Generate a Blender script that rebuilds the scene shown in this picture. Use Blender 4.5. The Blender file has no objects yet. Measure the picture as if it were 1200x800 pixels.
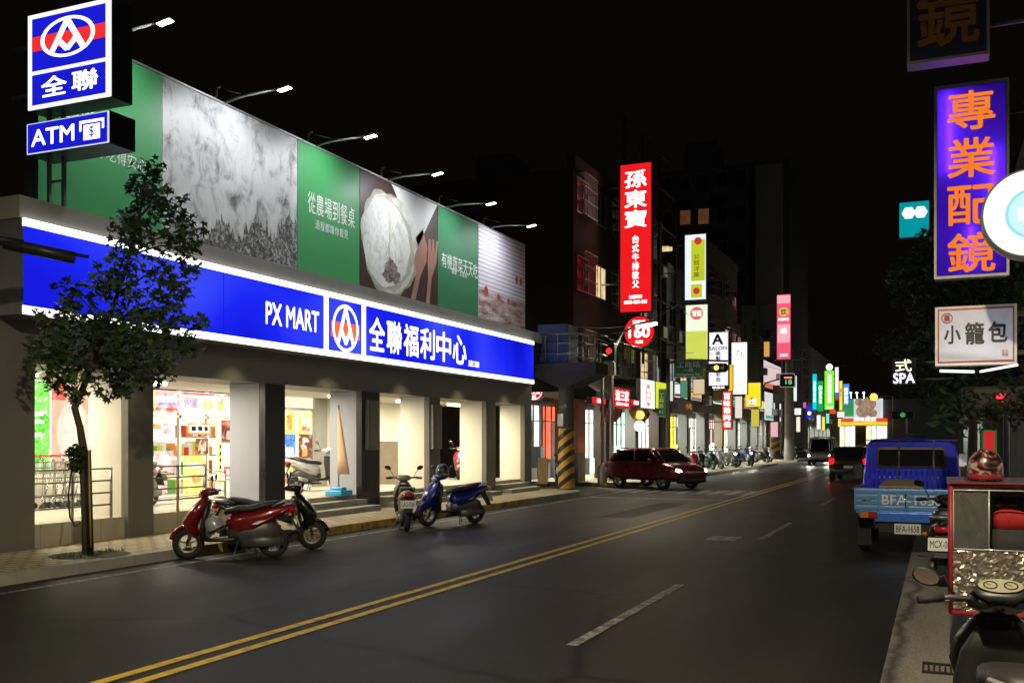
import bpy, bmesh, math, random
from mathutils import Vector, Matrix
R = math.radians
SC = bpy.context.scene
COL = SC.collection

# ------------------------------------------------------------------ camera
TH = R(23.2); SN, CS = math.sin(TH), math.cos(TH); FPX = 1167.0; CH = 1.8
cd = bpy.data.cameras.new('camera'); cam = bpy.data.objects.new('camera', cd); COL.objects.link(cam)
cam.location = (0, 0, CH); cam.rotation_euler = (R(90), 0, TH)
cd.lens = 35.0; cd.sensor_width = 36.0; cd.shift_y = 115 / 1200; cd.clip_end = 2000; cd.clip_start = .05
SC.camera = cam

# ------------------------------------------------------------------ night sky and moonlight
W = bpy.data.worlds.new('World'); SC.world = W; W.use_nodes = True
nt = W.node_tree; nt.nodes.clear()
sky = nt.nodes.new('ShaderNodeTexSky'); sky.sky_type = 'NISHITA'; sky.sun_disc = False
sky.sun_elevation = R(-9); sky.sun_rotation = R(200)
b1 = nt.nodes.new('ShaderNodeBackground'); b1.inputs[1].default_value = 0.05
b2 = nt.nodes.new('ShaderNodeBackground'); b2.inputs[0].default_value = (1, .86, .66, 1); b2.inputs[1].default_value = 0.0021
ad = nt.nodes.new('ShaderNodeAddShader'); wo = nt.nodes.new('ShaderNodeOutputWorld')
nt.links.new(sky.outputs[0], b1.inputs[0]); nt.links.new(b1.outputs[0], ad.inputs[0]); nt.links.new(b2.outputs[0], ad.inputs[1])
nt.links.new(ad.outputs[0], wo.inputs[0])
sl = bpy.data.lights.new('moonlight', 'SUN'); sl.energy = 0.04; sl.angle = R(3); sl.color = (.8, .88, 1)
so = bpy.data.objects.new('moonlight', sl); so.rotation_euler = (R(48), 0, R(35)); COL.objects.link(so)
SC.view_settings.view_transform = 'Standard'; SC.view_settings.look = 'None'
SC.view_settings.exposure = 0.0; SC.view_settings.gamma = 1.0
SC.cycles.max_bounces = 6; SC.cycles.diffuse_bounces = 3; SC.cycles.glossy_bounces = 3
SC.cycles.transparent_max_bounces = 12; SC.cycles.sample_clamp_indirect = 4.0; SC.cycles.use_light_tree = True
SC.cycles.caustics_reflective = False; SC.cycles.caustics_refractive = False

# ------------------------------------------------------------------ picking places: a sight line cut by a real plane
def ray(u, v):
    x = (u - 600) / FPX; y = (515 - v) / FPX
    return CS * x - SN, SN * x + CS, y
def onX(u, v, X):
    d = ray(u, v); t = X / d[0]; return Vector((X, t * d[1], CH + t * d[2]))
def onY(u, v, Y):
    d = ray(u, v); t = Y / d[1]; return Vector((t * d[0], Y, CH + t * d[2]))
def onZ(u, v, Z=0):
    d = ray(u, v); t = (Z - CH) / d[2]; return Vector((t * d[0], t * d[1], Z))
def onT(u, v, t):
    d = ray(u, v); return Vector((t * d[0], t * d[1], CH + t * d[2]))

# ------------------------------------------------------------------ materials
MATS = {}
def nodes(name):
    m = bpy.data.materials.new(name); m.use_nodes = True; t = m.node_tree; t.nodes.clear()
    o = t.nodes.new('ShaderNodeOutputMaterial'); return m, t, o
def rgba(c): return (c[0], c[1], c[2], 1)
def mat(name, col, rough=.5, metal=0., var=.18, scale=6., bump=0., coat=0., spec=.5, detail=5, alpha=1., trans=0.):
    if name in MATS: return MATS[name]
    m, t, o = nodes(name); L = t.links.new
    p = t.nodes.new('ShaderNodeBsdfPrincipled'); L(p.outputs[0], o.inputs[0])
    tc = t.nodes.new('ShaderNodeTexCoord'); n = t.nodes.new('ShaderNodeTexNoise')
    n.inputs['Scale'].default_value = scale; n.inputs['Detail'].default_value = detail
    L(tc.outputs['Object'], n.inputs['Vector'])
    mx = t.nodes.new('ShaderNodeMix'); mx.data_type = 'RGBA'
    mx.inputs[6].default_value = rgba([c * (1 - var) for c in col]); mx.inputs[7].default_value = rgba([min(1, c * (1 + var)) for c in col])
    L(n.outputs['Fac'], mx.inputs[0]); L(mx.outputs[2], p.inputs['Base Color'])
    mr = t.nodes.new('ShaderNodeMapRange'); mr.inputs['To Min'].default_value = max(.02, rough - .1); mr.inputs['To Max'].default_value = min(1, rough + .12)
    L(n.outputs['Fac'], mr.inputs[0]); L(mr.outputs[0], p.inputs['Roughness'])
    p.inputs['Metallic'].default_value = metal; p.inputs['Coat Weight'].default_value = coat; p.inputs['Coat Roughness'].default_value = .08
    p.inputs['Specular IOR Level'].default_value = spec; p.inputs['Alpha'].default_value = alpha; p.inputs['Transmission Weight'].default_value = trans
    if bump:
        b = t.nodes.new('ShaderNodeBump'); b.inputs['Strength'].default_value = bump; b.inputs['Distance'].default_value = .02
        n2 = t.nodes.new('ShaderNodeTexNoise'); n2.inputs['Scale'].default_value = scale * 9; n2.inputs['Detail'].default_value = 4
        L(tc.outputs['Object'], n2.inputs['Vector']); L(n2.outputs['Fac'], b.inputs['Height']); L(b.outputs[0], p.inputs['Normal'])
    MATS[name] = m; return m
def glow(name, col, s=1., var=.06, scale=2.):
    if name in MATS: return MATS[name]
    m, t, o = nodes(name); L = t.links.new
    e = t.nodes.new('ShaderNodeEmission'); L(e.outputs[0], o.inputs[0]); e.inputs[0].default_value = rgba(col)
    tc = t.nodes.new('ShaderNodeTexCoord'); n = t.nodes.new('ShaderNodeTexNoise'); n.inputs['Scale'].default_value = scale
    L(tc.outputs['Object'], n.inputs['Vector'])
    mr = t.nodes.new('ShaderNodeMapRange'); mr.inputs['To Min'].default_value = s * (1 - var * 2); mr.inputs['To Max'].default_value = s * (1 + var * 2)
    L(n.outputs['Fac'], mr.inputs[0]); L(mr.outputs[0], e.inputs[1])
    MATS[name] = m; return m
def brickmat(name, c1, c2, mortar, sx, sy, rough=.6, msize=.02, offset=.5, axes='xy', noise=.25, bump=.3):
    m, t, o = nodes(name); L = t.links.new
    p = t.nodes.new('ShaderNodeBsdfPrincipled'); L(p.outputs[0], o.inputs[0]); p.inputs['Roughness'].default_value = rough
    g = t.nodes.new('ShaderNodeTexCoord'); s = t.nodes.new('ShaderNodeSeparateXYZ'); c = t.nodes.new('ShaderNodeCombineXYZ')
    L(g.outputs['Object'], s.inputs[0]); k = {'x': 0, 'y': 1, 'z': 2}
    L(s.outputs[k[axes[0]]], c.inputs[0]); L(s.outputs[k[axes[1]]], c.inputs[1])
    b = t.nodes.new('ShaderNodeTexBrick'); b.offset = offset; L(c.outputs[0], b.inputs['Vector'])
    b.inputs['Color1'].default_value = rgba(c1); b.inputs['Color2'].default_value = rgba(c2); b.inputs['Mortar'].default_value = rgba(mortar)
    b.inputs['Scale'].default_value = 1; b.inputs['Brick Width'].default_value = sx; b.inputs['Row Height'].default_value = sy; b.inputs['Mortar Size'].default_value = msize
    n = t.nodes.new('ShaderNodeTexNoise'); n.inputs['Scale'].default_value = 1.7; n.inputs['Detail'].default_value = 6; L(g.outputs['Object'], n.inputs['Vector'])
    mr = t.nodes.new('ShaderNodeMapRange'); mr.inputs['To Min'].default_value = 1 - noise * 1.6; mr.inputs['To Max'].default_value = 1 + noise; L(n.outputs['Fac'], mr.inputs[0])
    mu = t.nodes.new('ShaderNodeMix'); mu.data_type = 'RGBA'; mu.blend_type = 'MULTIPLY'; mu.inputs[0].default_value = 1
    L(b.outputs['Color'], mu.inputs[6]); L(mr.outputs[0], mu.inputs[7]); L(mu.outputs[2], p.inputs['Base Color'])
    bp = t.nodes.new('ShaderNodeBump'); bp.inputs['Strength'].default_value = bump; bp.inputs['Distance'].default_value = .006; bp.invert = True
    L(b.outputs['Fac'], bp.inputs['Height']); L(bp.outputs[0], p.inputs['Normal'])
    MATS[name] = m; return m
def groundmat(name, col, stain, rough, crack=True, scale=.35, spec=.5):
    m, t, o = nodes(name); L = t.links.new
    p = t.nodes.new('ShaderNodeBsdfPrincipled'); L(p.outputs[0], o.inputs[0]); p.inputs['Specular IOR Level'].default_value = spec
    g = t.nodes.new('ShaderNodeTexCoord')
    n = t.nodes.new('ShaderNodeTexNoise'); n.inputs['Scale'].default_value = scale; n.inputs['Detail'].default_value = 8; n.inputs['Roughness'].default_value = .62
    mp = t.nodes.new('ShaderNodeMapping'); mp.inputs['Scale'].default_value = (1.6, .35, 1); L(g.outputs['Object'], mp.inputs[0]); L(mp.outputs[0], n.inputs['Vector'])
    f = t.nodes.new('ShaderNodeTexNoise'); f.inputs['Scale'].default_value = 42; f.inputs['Detail'].default_value = 3; L(g.outputs['Object'], f.inputs['Vector'])
    cr = t.nodes.new('ShaderNodeValToRGB'); cr.color_ramp.elements[0].position = .36; cr.color_ramp.elements[1].position = .66
    cr.color_ramp.elements[0].color = rgba(stain); cr.color_ramp.elements[1].color = rgba(col); L(n.outputs['Fac'], cr.inputs[0])
    mr = t.nodes.new('ShaderNodeMapRange'); mr.inputs['To Min'].default_value = .1; mr.inputs['To Max'].default_value = 1.9; L(f.outputs['Fac'], mr.inputs[0])
    mu = t.nodes.new('ShaderNodeMix'); mu.data_type = 'RGBA'; mu.blend_type = 'MULTIPLY'; mu.inputs[0].default_value = 1
    L(cr.outputs[0], mu.inputs[6]); L(mr.outputs[0], mu.inputs[7])
    last = mu.outputs[2]
    if crack:
        v = t.nodes.new('ShaderNodeTexVoronoi'); v.feature = 'DISTANCE_TO_EDGE'; v.inputs['Scale'].default_value = .28
        wn = t.nodes.new('ShaderNodeTexNoise'); wn.inputs['Scale'].default_value = 1.5; L(g.outputs['Object'], wn.inputs['Vector'])
        av = t.nodes.new('ShaderNodeMix'); av.data_type = 'RGBA'; av.inputs[0].default_value = .22; L(g.outputs['Object'], av.inputs[6]); L(wn.outputs['Color'], av.inputs[7]); L(av.outputs[2], v.inputs['Vector'])
        c2 = t.nodes.new('ShaderNodeValToRGB'); c2.color_ramp.elements[0].color = (.2, .2, .2, 1); c2.color_ramp.elements[1].position = .016; L(v.outputs[0], c2.inputs[0])
        m2 = t.nodes.new('ShaderNodeMix'); m2.data_type = 'RGBA'; m2.blend_type = 'MULTIPLY'; m2.inputs[0].default_value = .95; L(last, m2.inputs[6]); L(c2.outputs[0], m2.inputs[7]); last = m2.outputs[2]
    L(last, p.inputs['Base Color'])
    r = t.nodes.new('ShaderNodeMapRange'); r.inputs['To Min'].default_value = rough - .26; r.inputs['To Max'].default_value = rough + .2; L(n.outputs['Fac'], r.inputs[0]); L(r.outputs[0], p.inputs['Roughness'])
    b = t.nodes.new('ShaderNodeBump'); b.inputs['Strength'].default_value = .35; b.inputs['Distance'].default_value = .006; L(f.outputs['Fac'], b.inputs['Height']); L(b.outputs[0], p.inputs['Normal'])
    MATS[name] = m; return m
def paintmat(name, col, wear=.5, scale=7):
    "road paint: worn through to the asphalt in patches"
    m, t, o = nodes(name); L = t.links.new
    p = t.nodes.new('ShaderNodeBsdfPrincipled'); L(p.outputs[0], o.inputs[0]); p.inputs['Roughness'].default_value = .6
    g = t.nodes.new('ShaderNodeTexCoord'); n = t.nodes.new('ShaderNodeTexNoise'); n.inputs['Scale'].default_value = scale; n.inputs['Detail'].default_value = 9; n.inputs['Roughness'].default_value = .7
    L(g.outputs['Object'], n.inputs['Vector'])
    cr = t.nodes.new('ShaderNodeValToRGB'); cr.color_ramp.elements[0].position = wear - .12; cr.color_ramp.elements[1].position = wear + .1
    cr.color_ramp.elements[0].color = (.06, .056, .05, 1); cr.color_ramp.elements[1].color = rgba(col); L(n.outputs['Fac'], cr.inputs[0]); L(cr.outputs[0], p.inputs['Base Color'])
    MATS[name] = m; return m
def printmat(name, cols, scale=3., kind='noise', rough=.45, stretch=(1, 1, 1), emis=0., detail=8, dist=0.):
    "a printed picture: noise, voronoi or wave pushed through a colour ramp"
    m, t, o = nodes(name); L = t.links.new
    g = t.nodes.new('ShaderNodeTexCoord'); mp = t.nodes.new('ShaderNodeMapping'); mp.inputs['Scale'].default_value = stretch; L(g.outputs['Object'], mp.inputs[0])
    if kind == 'noise':
        n = t.nodes.new('ShaderNodeTexNoise'); n.inputs['Scale'].default_value = scale; n.inputs['Detail'].default_value = detail; n.inputs['Roughness'].default_value = .65; n.inputs['Distortion'].default_value = dist; out = n.outputs['Fac']
    elif kind == 'voronoi':
        n = t.nodes.new('ShaderNodeTexVoronoi'); n.inputs['Scale'].default_value = scale; out = n.outputs['Distance']
    else:
        n = t.nodes.new('ShaderNodeTexWave'); n.inputs['Scale'].default_value = scale; n.bands_direction = 'Z'; n.inputs['Distortion'].default_value = dist; n.inputs['Detail'].default_value = 3; out = n.outputs['Fac']
    L(mp.outputs[0], n.inputs['Vector'])
    cr = t.nodes.new('ShaderNodeValToRGB'); k = cr.color_ramp
    k.elements[0].position = cols[0][0]; k.elements[0].color = rgba(cols[0][1]); k.elements[1].position = cols[-1][0]; k.elements[1].color = rgba(cols[-1][1])
    for q, c in cols[1:-1]:
        e = k.elements.new(q); e.color = rgba(c)
    L(out, cr.inputs[0])
    if emis:
        e = t.nodes.new('ShaderNodeEmission'); e.inputs[1].default_value = emis; L(cr.outputs[0], e.inputs[0]); L(e.outputs[0], o.inputs[0])
    else:
        p = t.nodes.new('ShaderNodeBsdfPrincipled'); p.inputs['Roughness'].default_value = rough; L(cr.outputs[0], p.inputs['Base Color']); L(p.outputs[0], o.inputs[0])
    MATS[name] = m; return m

# ------------------------------------------------------------------ mesh building
TXT = {}
def textmesh(s, bold):
    k = (s, bold)
    if k not in TXT:
        c = bpy.data.curves.new('lettering', 'FONT'); c.body = s; c.resolution_u = 3
        o = bpy.data.objects.new('lettering', c); COL.objects.link(o); bpy.context.view_layer.update()
        me = bpy.data.meshes.new_from_object(o.evaluated_get(bpy.context.evaluated_depsgraph_get()))
        v = [tuple(x.co) for x in me.vertices]; f = [tuple(p.vertices) for p in me.polygons]
        bpy.data.objects.remove(o); bpy.data.curves.remove(c); bpy.data.meshes.remove(me)
        xs = [a[0] for a in v]; ys = [a[1] for a in v]
        TXT[k] = (v, f, min(xs), max(xs), min(ys), max(ys))
    return TXT[k]
MX = {}
class MB:
    def __init__(s): s.v = []; s.f = []; s.mi = []; s.sm = []; s.k = 0; s.smooth = False; s.m = None
    def add(s, vs, fs, smooth=None):
        b = len(s.v)
        s.v += [(s.m @ Vector(p)) if s.m else Vector(p) for p in vs]
        for f in fs:
            s.f.append(tuple(b + i for i in f)); s.mi.append(s.k); s.sm.append(s.smooth if smooth is None else smooth)
        return s
    def box(s, x0, x1, y0, y1, z0, z1):
        if x0 > x1: x0, x1 = x1, x0
        if y0 > y1: y0, y1 = y1, y0
        if z0 > z1: z0, z1 = z1, z0
        return s.add([(x0,y0,z0),(x1,y0,z0),(x1,y1,z0),(x0,y1,z0),(x0,y0,z1),(x1,y0,z1),(x1,y1,z1),(x0,y1,z1)],
              [(0,3,2,1),(4,5,6,7),(0,1,5,4),(1,2,6,5),(2,3,7,6),(3,0,4,7)], False)
    def cbox(s, c, d): return s.box(c[0]-d[0]/2, c[0]+d[0]/2, c[1]-d[1]/2, c[1]+d[1]/2, c[2]-d[2]/2, c[2]+d[2]/2)
    def prism(s, pts, d):
        "closed outline of 3-D points pushed along d"
        n = len(pts); d = Vector(d); P = [Vector(p) for p in pts]
        return s.add(P + [p + d for p in P], [tuple(range(n))[::-1], tuple(range(n, 2*n))] + [(i, (i+1) % n, n + (i+1) % n, n + i) for i in range(n)], False)
    def tube(s, path, r, n=8, cap=True, smooth=True):
        P = [Vector(p) for p in path]; rs = r if isinstance(r, (list, tuple)) else [r] * len(P)
        vs = []; up = None
        for i, p in enumerate(P):
            t = (P[min(i+1, len(P)-1)] - P[max(i-1, 0)]).normalized()
            if up is None: up = Vector((0,0,1)) if abs(t.z) < .9 else Vector((1,0,0))
            a = t.cross(up).normalized(); up = a.cross(t).normalized()
            vs += [p + rs[i] * (math.cos(2*math.pi*j/n) * a + math.sin(2*math.pi*j/n) * up) for j in range(n)]
        fs = [(i*n+j, i*n+(j+1) % n, (i+1)*n+(j+1) % n, (i+1)*n+j) for i in range(len(P)-1) for j in range(n)]
        s.add(vs, fs, smooth)
        if cap:
            b = len(s.v) - len(vs); s.f += [tuple(b + j for j in range(n))[::-1], tuple(b + (len(P)-1)*n + j for j in range(n))]; s.mi += [s.k]*2; s.sm += [False]*2
        return s
    def lathe(s, prof, c, axis='z', n=24, smooth=True, cap=False):
        vs = []
        for r, h in prof:
            for j in range(n):
                a = 2*math.pi*j/n; x, y = r*math.cos(a), r*math.sin(a)
                vs.append((c[0]+x, c[1]+y, c[2]+h) if axis == 'z' else (c[0]+x, c[1]+h, c[2]+y) if axis == 'y' else (c[0]+h, c[1]+x, c[2]+y))
        m = len(prof); fs = [(i*n+j, i*n+(j+1) % n, (i+1)*n+(j+1) % n, (i+1)*n+j) for i in range(m-1) for j in range(n)]
        if cap: fs += [tuple(range(n))[::-1], tuple((m-1)*n+j for j in range(n))]
        return s.add(vs, fs, smooth)
    def loft(s, path, n=16, exp=2.6, y0=0., cap=True):
        "sections (x, z, half width, half height[, exponent]) swept in the x-z plane"
        vs = []
        for i, q in enumerate(path):
            a, b = path[max(i-1, 0)], path[min(i+1, len(path)-1)]
            t = Vector((b[0]-a[0], b[1]-a[1])).normalized(); nx, nz = -t.y, t.x; e = q[4] if len(q) > 4 else exp
            for j in range(n):
                w = 2*math.pi*j/n; cw, sw = math.cos(w), math.sin(w)
                y = math.copysign(abs(cw)**(2/e), cw)*q[2]; h = math.copysign(abs(sw)**(2/e), sw)*q[3]
                vs.append((q[0]+nx*h, y0+y, q[1]+nz*h))
        m = len(path); fs = [(i*n+j, (i+1)*n+j, (i+1)*n+(j+1) % n, i*n+(j+1) % n) for i in range(m-1) for j in range(n)]
        if cap: fs += [tuple(range(n)), tuple((m-1)*n+j for j in range(n))[::-1]]
        return s.add(vs, fs, True)
    def text(s, body, c, right, up, w, h, bold=0., lift=0., keep=False):
        v, f, a0, a1, b0, b1 = textmesh(body, 0); r, u = Vector(right), Vector(up); nn = r.cross(u); c = Vector(c) + nn*lift
        kx, ky = w/(a1-a0), h/(b1-b0)
        if keep: kx = ky = min(kx, ky)
        d = bold*.62
        for i, (ox, oy) in enumerate(((0, 0), (d, d*.6), (-d, -d*.6), (d*.6, -d), (-d*.6, d)) if bold else ((0, 0),)):
            s.add([c + r*((x+ox-(a0+a1)/2)*kx) + u*((y+oy-(b0+b1)/2)*ky) + nn*(.0002*i) for x, y, z in v], f, False)
        return s
    def vtext(s, chars, c, right, up, w, h, bold=0., lift=0., pitch=None):
        "characters one below another; c is the centre of the first, w x h each"
        p = pitch or h*1.12
        for i, ch in enumerate(chars): s.text(ch, Vector(c) - Vector(up)*(p*i), right, up, w, h, bold, lift)
        return s
    def disc(s, c, right, up, r, n=32, lift=0., ry=None):
        c = Vector(c); a, b = Vector(right), Vector(up); c = c + a.cross(b)*lift; ry = ry or r
        return s.add([c + a*(r*math.cos(2*math.pi*i/n)) + b*(ry*math.sin(2*math.pi*i/n)) for i in range(n)], [tuple(range(n))], False)
    def ring(s, c, right, up, r0, r1, n=40, lift=0.):
        c = Vector(c); a, b = Vector(right), Vector(up); c = c + a.cross(b)*lift
        vs = [c + a*(r*math.cos(2*math.pi*i/n)) + b*(r*math.sin(2*math.pi*i/n)) for r in (r0, r1) for i in range(n)]
        return s.add(vs, [(i, n+i, n+(i+1) % n, (i+1) % n) for i in range(n)], False)
    def poly(s, pts, c, right, up, lift=0.):
        c = Vector(c); a, b = Vector(right), Vector(up); c = c + a.cross(b)*lift
        return s.add([c + a*x + b*y for x, y in pts], [tuple(range(len(pts)))], False)
    def rect(s, c, right, up, w, h, lift=0.): return s.poly([(-w/2,-h/2),(w/2,-h/2),(w/2,h/2),(-w/2,h/2)], c, right, up, lift)
    def build(s, name, mats, parent=None, world=True, bevel=0., seg=2):
        vs = s.v
        if parent is not None and world:
            inv = MX[parent.name].inverted(); vs = [inv @ p for p in vs]
        me = bpy.data.meshes.new(name); me.from_pydata([tuple(p) for p in vs], [], s.f)
        for m in (mats if isinstance(mats, (list, tuple)) else [mats]): me.materials.append(m)
        me.polygons.foreach_set('material_index', s.mi); me.polygons.foreach_set('use_smooth', s.sm)
        if bevel:
            bm = bmesh.new(); bm.from_mesh(me)
            ed = [e for e in bm.edges if len(e.link_faces) == 2 and e.calc_face_angle(0) > .6]
            bmesh.ops.bevel(bm, geom=ed, offset=bevel, segments=seg, affect='EDGES', profile=.6); bm.to_mesh(me); bm.free()
        me.validate(); o = bpy.data.objects.new(name, me); COL.objects.link(o)
        if parent is not None:
            o.parent = parent; MX[o.name] = MX[parent.name]
        else: MX[o.name] = Matrix()
        return o
def thing(name, label, cat, loc=(0,0,0), rz=0., group=None):
    e = bpy.data.objects.new(name, None); e.empty_display_size = .2; COL.objects.link(e)
    e.location = loc; e.rotation_euler = (0, 0, rz); MX[e.name] = Matrix.Translation(loc) @ Matrix.Rotation(rz, 4, 'Z')
    e['label'] = label; e['category'] = cat
    if group: e['group'] = group
    return e
def struct(name, mb, m):
    o = mb.build(name, m); o['kind'] = 'structure'; return o
def clone(root, label, loc, rz, swap=None, group=None, scale=1.):
    "a copy of a thing, its parts and sub-parts; swap puts other materials on the copy"
    def cp(o, par):
        c = o.copy(); COL.objects.link(c)
        if par is not None: c.parent = par
        if swap and o.type == 'MESH' and any(m.name in swap for m in o.data.materials if m):
            c.data = o.data.copy()
            for i, m in enumerate(c.data.materials):
                if m and m.name in swap: c.data.materials[i] = swap[m.name]
        for ch in list(o.children):
            if ch.name not in SKIP: cp(ch, c)
        return c
    SKIP = set(); r = cp(root, None); r.location = loc; r.rotation_euler = (0, 0, rz); r.scale = (scale,)*3; r['label'] = label
    MX[r.name] = Matrix.Translation(loc) @ Matrix.Rotation(rz, 4, 'Z') @ Matrix.Scale(scale, 4)
    if group: r['group'] = group
    return r
def lamp(kind, name, parent, loc, energy, col, aim=None, size=.3, sizey=None, spot=None, blend=.6):
    l = bpy.data.lights.new(name, kind); l.energy = energy; l.color = col
    o = bpy.data.objects.new(name, l); COL.objects.link(o); loc = Vector(loc)
    if kind == 'AREA':
        l.size = size
        if sizey: l.shape = 'RECTANGLE'; l.size_y = sizey
    elif kind == 'SPOT': l.spot_size = spot; l.spot_blend = blend; l.shadow_soft_size = size
    else: l.shadow_soft_size = size
    q = (Vector(aim) - loc).to_track_quat('-Z', 'Y') if aim is not None else Vector((0,0,-1)).to_track_quat('-Z', 'Y')
    w = Matrix.Translation(loc) @ q.to_matrix().to_4x4()
    if parent is not None:
        o.parent = parent; w = MX[parent.name].inverted() @ w
    o.matrix_local = w
    return o
X_, Y_, Z_ = (1,0,0), (0,1,0), (0,0,1)

# ------------------------------------------------------------------ shared materials
asphalt = groundmat('asphalt', (.031, .030, .0245), (.0085, .008, .007), .58, spec=.17)
asphalt2 = groundmat('old_asphalt', (.05, .048, .045), (.034, .033, .031), .62)
concrete = groundmat('roadside_concrete', (.27, .25, .215), (.15, .135, .115), .75, scale=.8)
conc = mat('concrete', (.3, .285, .25), .8, var=.3, scale=3, bump=.25)
darkconc = mat('dark_concrete', (.11, .105, .095), .85, var=.35, scale=2, bump=.2)
paver = brickmat('sidewalk_pavers', (.50, .41, .24), (.41, .33, .19), (.1, .09, .07), .3, .15, .7)
yellowp = paintmat('yellow_road_paint', (.6, .42, .02), .42)
whitep = paintmat('white_road_paint', (.42, .41, .38), .55)
steel = mat('steel', (.34, .33, .31), .35, .9, .15)
galv = mat('galvanised_steel', (.42, .42, .41), .5, .7, .2)
chrome = mat('chrome', (.75, .75, .76), .12, 1., .05)
blackm = mat('black_metal', (.02, .02, .021), .45, .2)
blackp = mat('black_plastic', (.018, .018, .019), .42, 0, .2)
rubber = mat('rubber', (.013, .013, .013), .75, 0, .2, 20)
greycol = mat('grey_stone_cladding', (.15, .145, .13), .5, 0, .16, 2.)
blackcol = mat('black_stone_cladding', (.012, .012, .014), .3, 0, .3, 2.)
cream = mat('cream_wall', (.75, .71, .6), .6, 0, .05, 1.5)
paleblue = mat('pale_grey_cladding', (.36, .37, .44), .5, 0, .08, 1.5)  # blue-grey tone for the side faces of two pillars
bluecol = mat('blue_cladding', (.10, .10, .34), .45, 0, .1, 1.5)
signblue = printmat('lightbox_blue', [(.34, (.005, .008, .66)), (.52, (.012, .020, .92)), (.70, (.055, .085, 1))], .26, emis=1., detail=1)  # paler noise patches put uneven tube glow into the face colour
signwhite = glow('lightbox_white', (1, .99, .95), 1.7, .03)
letterwhite = glow('letter_white', (1, 1, 1), 2.2, .02)
signred = glow('lightbox_red', (.9, .012, .015), 1.0, .05)
tubewhite = glow('lamp_tube_white', (1, .97, .86), 9, .02)
ledlens = glow('led_lens', (1, .98, .94), 22, .02)
glassdark = mat('dark_glass', (.012, .014, .016), .06, 0, .1, 1, spec=.8)

# ------------------------------------------------------------------ ground, road, pavement
struct('ground', MB().box(-420, 420, -60, 900, -.5, -.012), asphalt2)
struct('road', MB().rect((-5.5, 70, 0), X_, Y_, 10.2, 240), asphalt)
struct('side_street', MB().rect((-40.6, 34.3, -.004), X_, Y_, 60, 6.4), asphalt2)
m = MB(); m.rect((.75, 50, .004), X_, Y_, 2.3, 200); struct('roadside_strip', m, concrete)
# left pavement: paved slab, kerb painted yellow in stretches, rounded at the side street
def pave(y0, y1, cut0, cut1):
    pts = []
    r = 1.6
    if cut0: pts += [(-10.75 - r + r*math.sin(a), y0 + r - r*math.cos(a)) for a in [i*math.pi/2/8 for i in range(9)]]
    else: pts += [(-10.75, y0)]
    if cut1: pts += [(-10.75 - r + r*math.cos(a), y1 - r + r*math.sin(a)) for a in [i*math.pi/2/8 for i in range(9)]]
    else: pts += [(-10.75, y1)]
    return pts
SL = []
for y0, y1, c0, c1 in ((-30, 31.6, 0, 1), (36.6, 150, 1, 0)):
    edge = pave(y0, y1, c0, c1)
    a = MB(); a.prism([(-17.5, y0, -.01)] + [(x, y, -.01) for x, y in edge] + [(-17.5, y1, -.01)], (0, 0, .158)); SL.append(a)
    k = MB(); e2 = [(x, y) for x, y in edge]
    full = [e2[0]]
    for p, q in zip(e2, e2[1:]):
        n = max(1, int(math.dist(p, q) / 1.0))
        full += [(p[0] + (q[0]-p[0])*i/n, p[1] + (q[1]-p[1])*i/n) for i in range(1, n+1)]
    for i, (p, q) in enumerate(zip(full, full[1:])):
        t = Vector((q[0]-p[0], q[1]-p[1], 0)).normalized(); nn = Vector((t.y, -t.x, 0)); P = Vector((*p, 0)); Q = Vector((*q, 0))
        g = t * .004
        k.k = 0 if int(i / 7) % 3 != 2 else 1
        k.prism([P + g, P + g + nn*.16, P + g + nn*.145 + Vector((0,0,.145)), P + g + Vector((0,0,.153))], (Q - P) - g*2)
    kp = paintmat('kerb_yellow_paint', (.5, .34, .05), .47, 4)
    SL.append((k, kp))
struct('left_pavement', SL[0], paver); struct('kerb', SL[1][0], [SL[1][1], conc])
struct('far_left_pavement', SL[2], paver); struct('far_kerb', SL[3][0], [SL[3][1], conc])
# markings
m = MB(); [m.rect((x, 40, .006), X_, Y_, .11, 200) for x in (-5.72, -5.46)]; struct('double_yellow_line', m, yellowp)
m = MB()
for y in range(-6, 130, 10): m.rect((-2.95, y + 6.2, .006), X_, Y_, .11, 4)
struct('lane_dashes', m, whitep)
m = MB(); m.rect((-10.05, 60, .006), X_, Y_, .1, 180); struct('edge_line', m, whitep)
m = MB()
for i in range(9): m.rect((-10.2 + i*.55, 33.9, .0065), X_, Y_, .34, 2.6)
struct('crosswalk_stripes', m, whitep)
m = MB(); m.rect((-7.9, 29.6, .0065), X_, Y_, 4.3, .35); m.rect((-3.6, 18.2, .0065), X_, Y_, .55, .8); struct('stop_line', m, whitep)

def manhole(label, x, y, r=.33):
    t = thing('manhole_cover', label, 'manhole cover', (x, y, .004), 0, 'manhole covers in the road')
    MB().ring((x, y, .009), X_, Y_, r, r + .06, 36).build('rim', mat('iron_rim', (.05, .047, .044), .5, .6), t)
    b = MB().disc((x, y, .0075), X_, Y_, r, 36)
    for i in range(7):
        for j in range(7):
            if math.hypot(i - 3, j - 3) < 3.2: b.box(x + (i-3)*.085 - .025, x + (i-3)*.085 + .025, y + (j-3)*.085 - .025, y + (j-3)*.085 + .025, .008, .013)
    b.build('lid', mat('iron_lid', (.032, .03, .028), .45, .7), t)
patchm = groundmat('asphalt_patch', (.016, .0155, .013), (.010, .010, .009), .7, crack=False, spec=.13)
m = MB()
for x, y, w, h in ((-6.9, 25, .8, 6),): m.rect((x, y, .0035), X_, Y_, w, h)
struct('road_patches', m, patchm)

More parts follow.
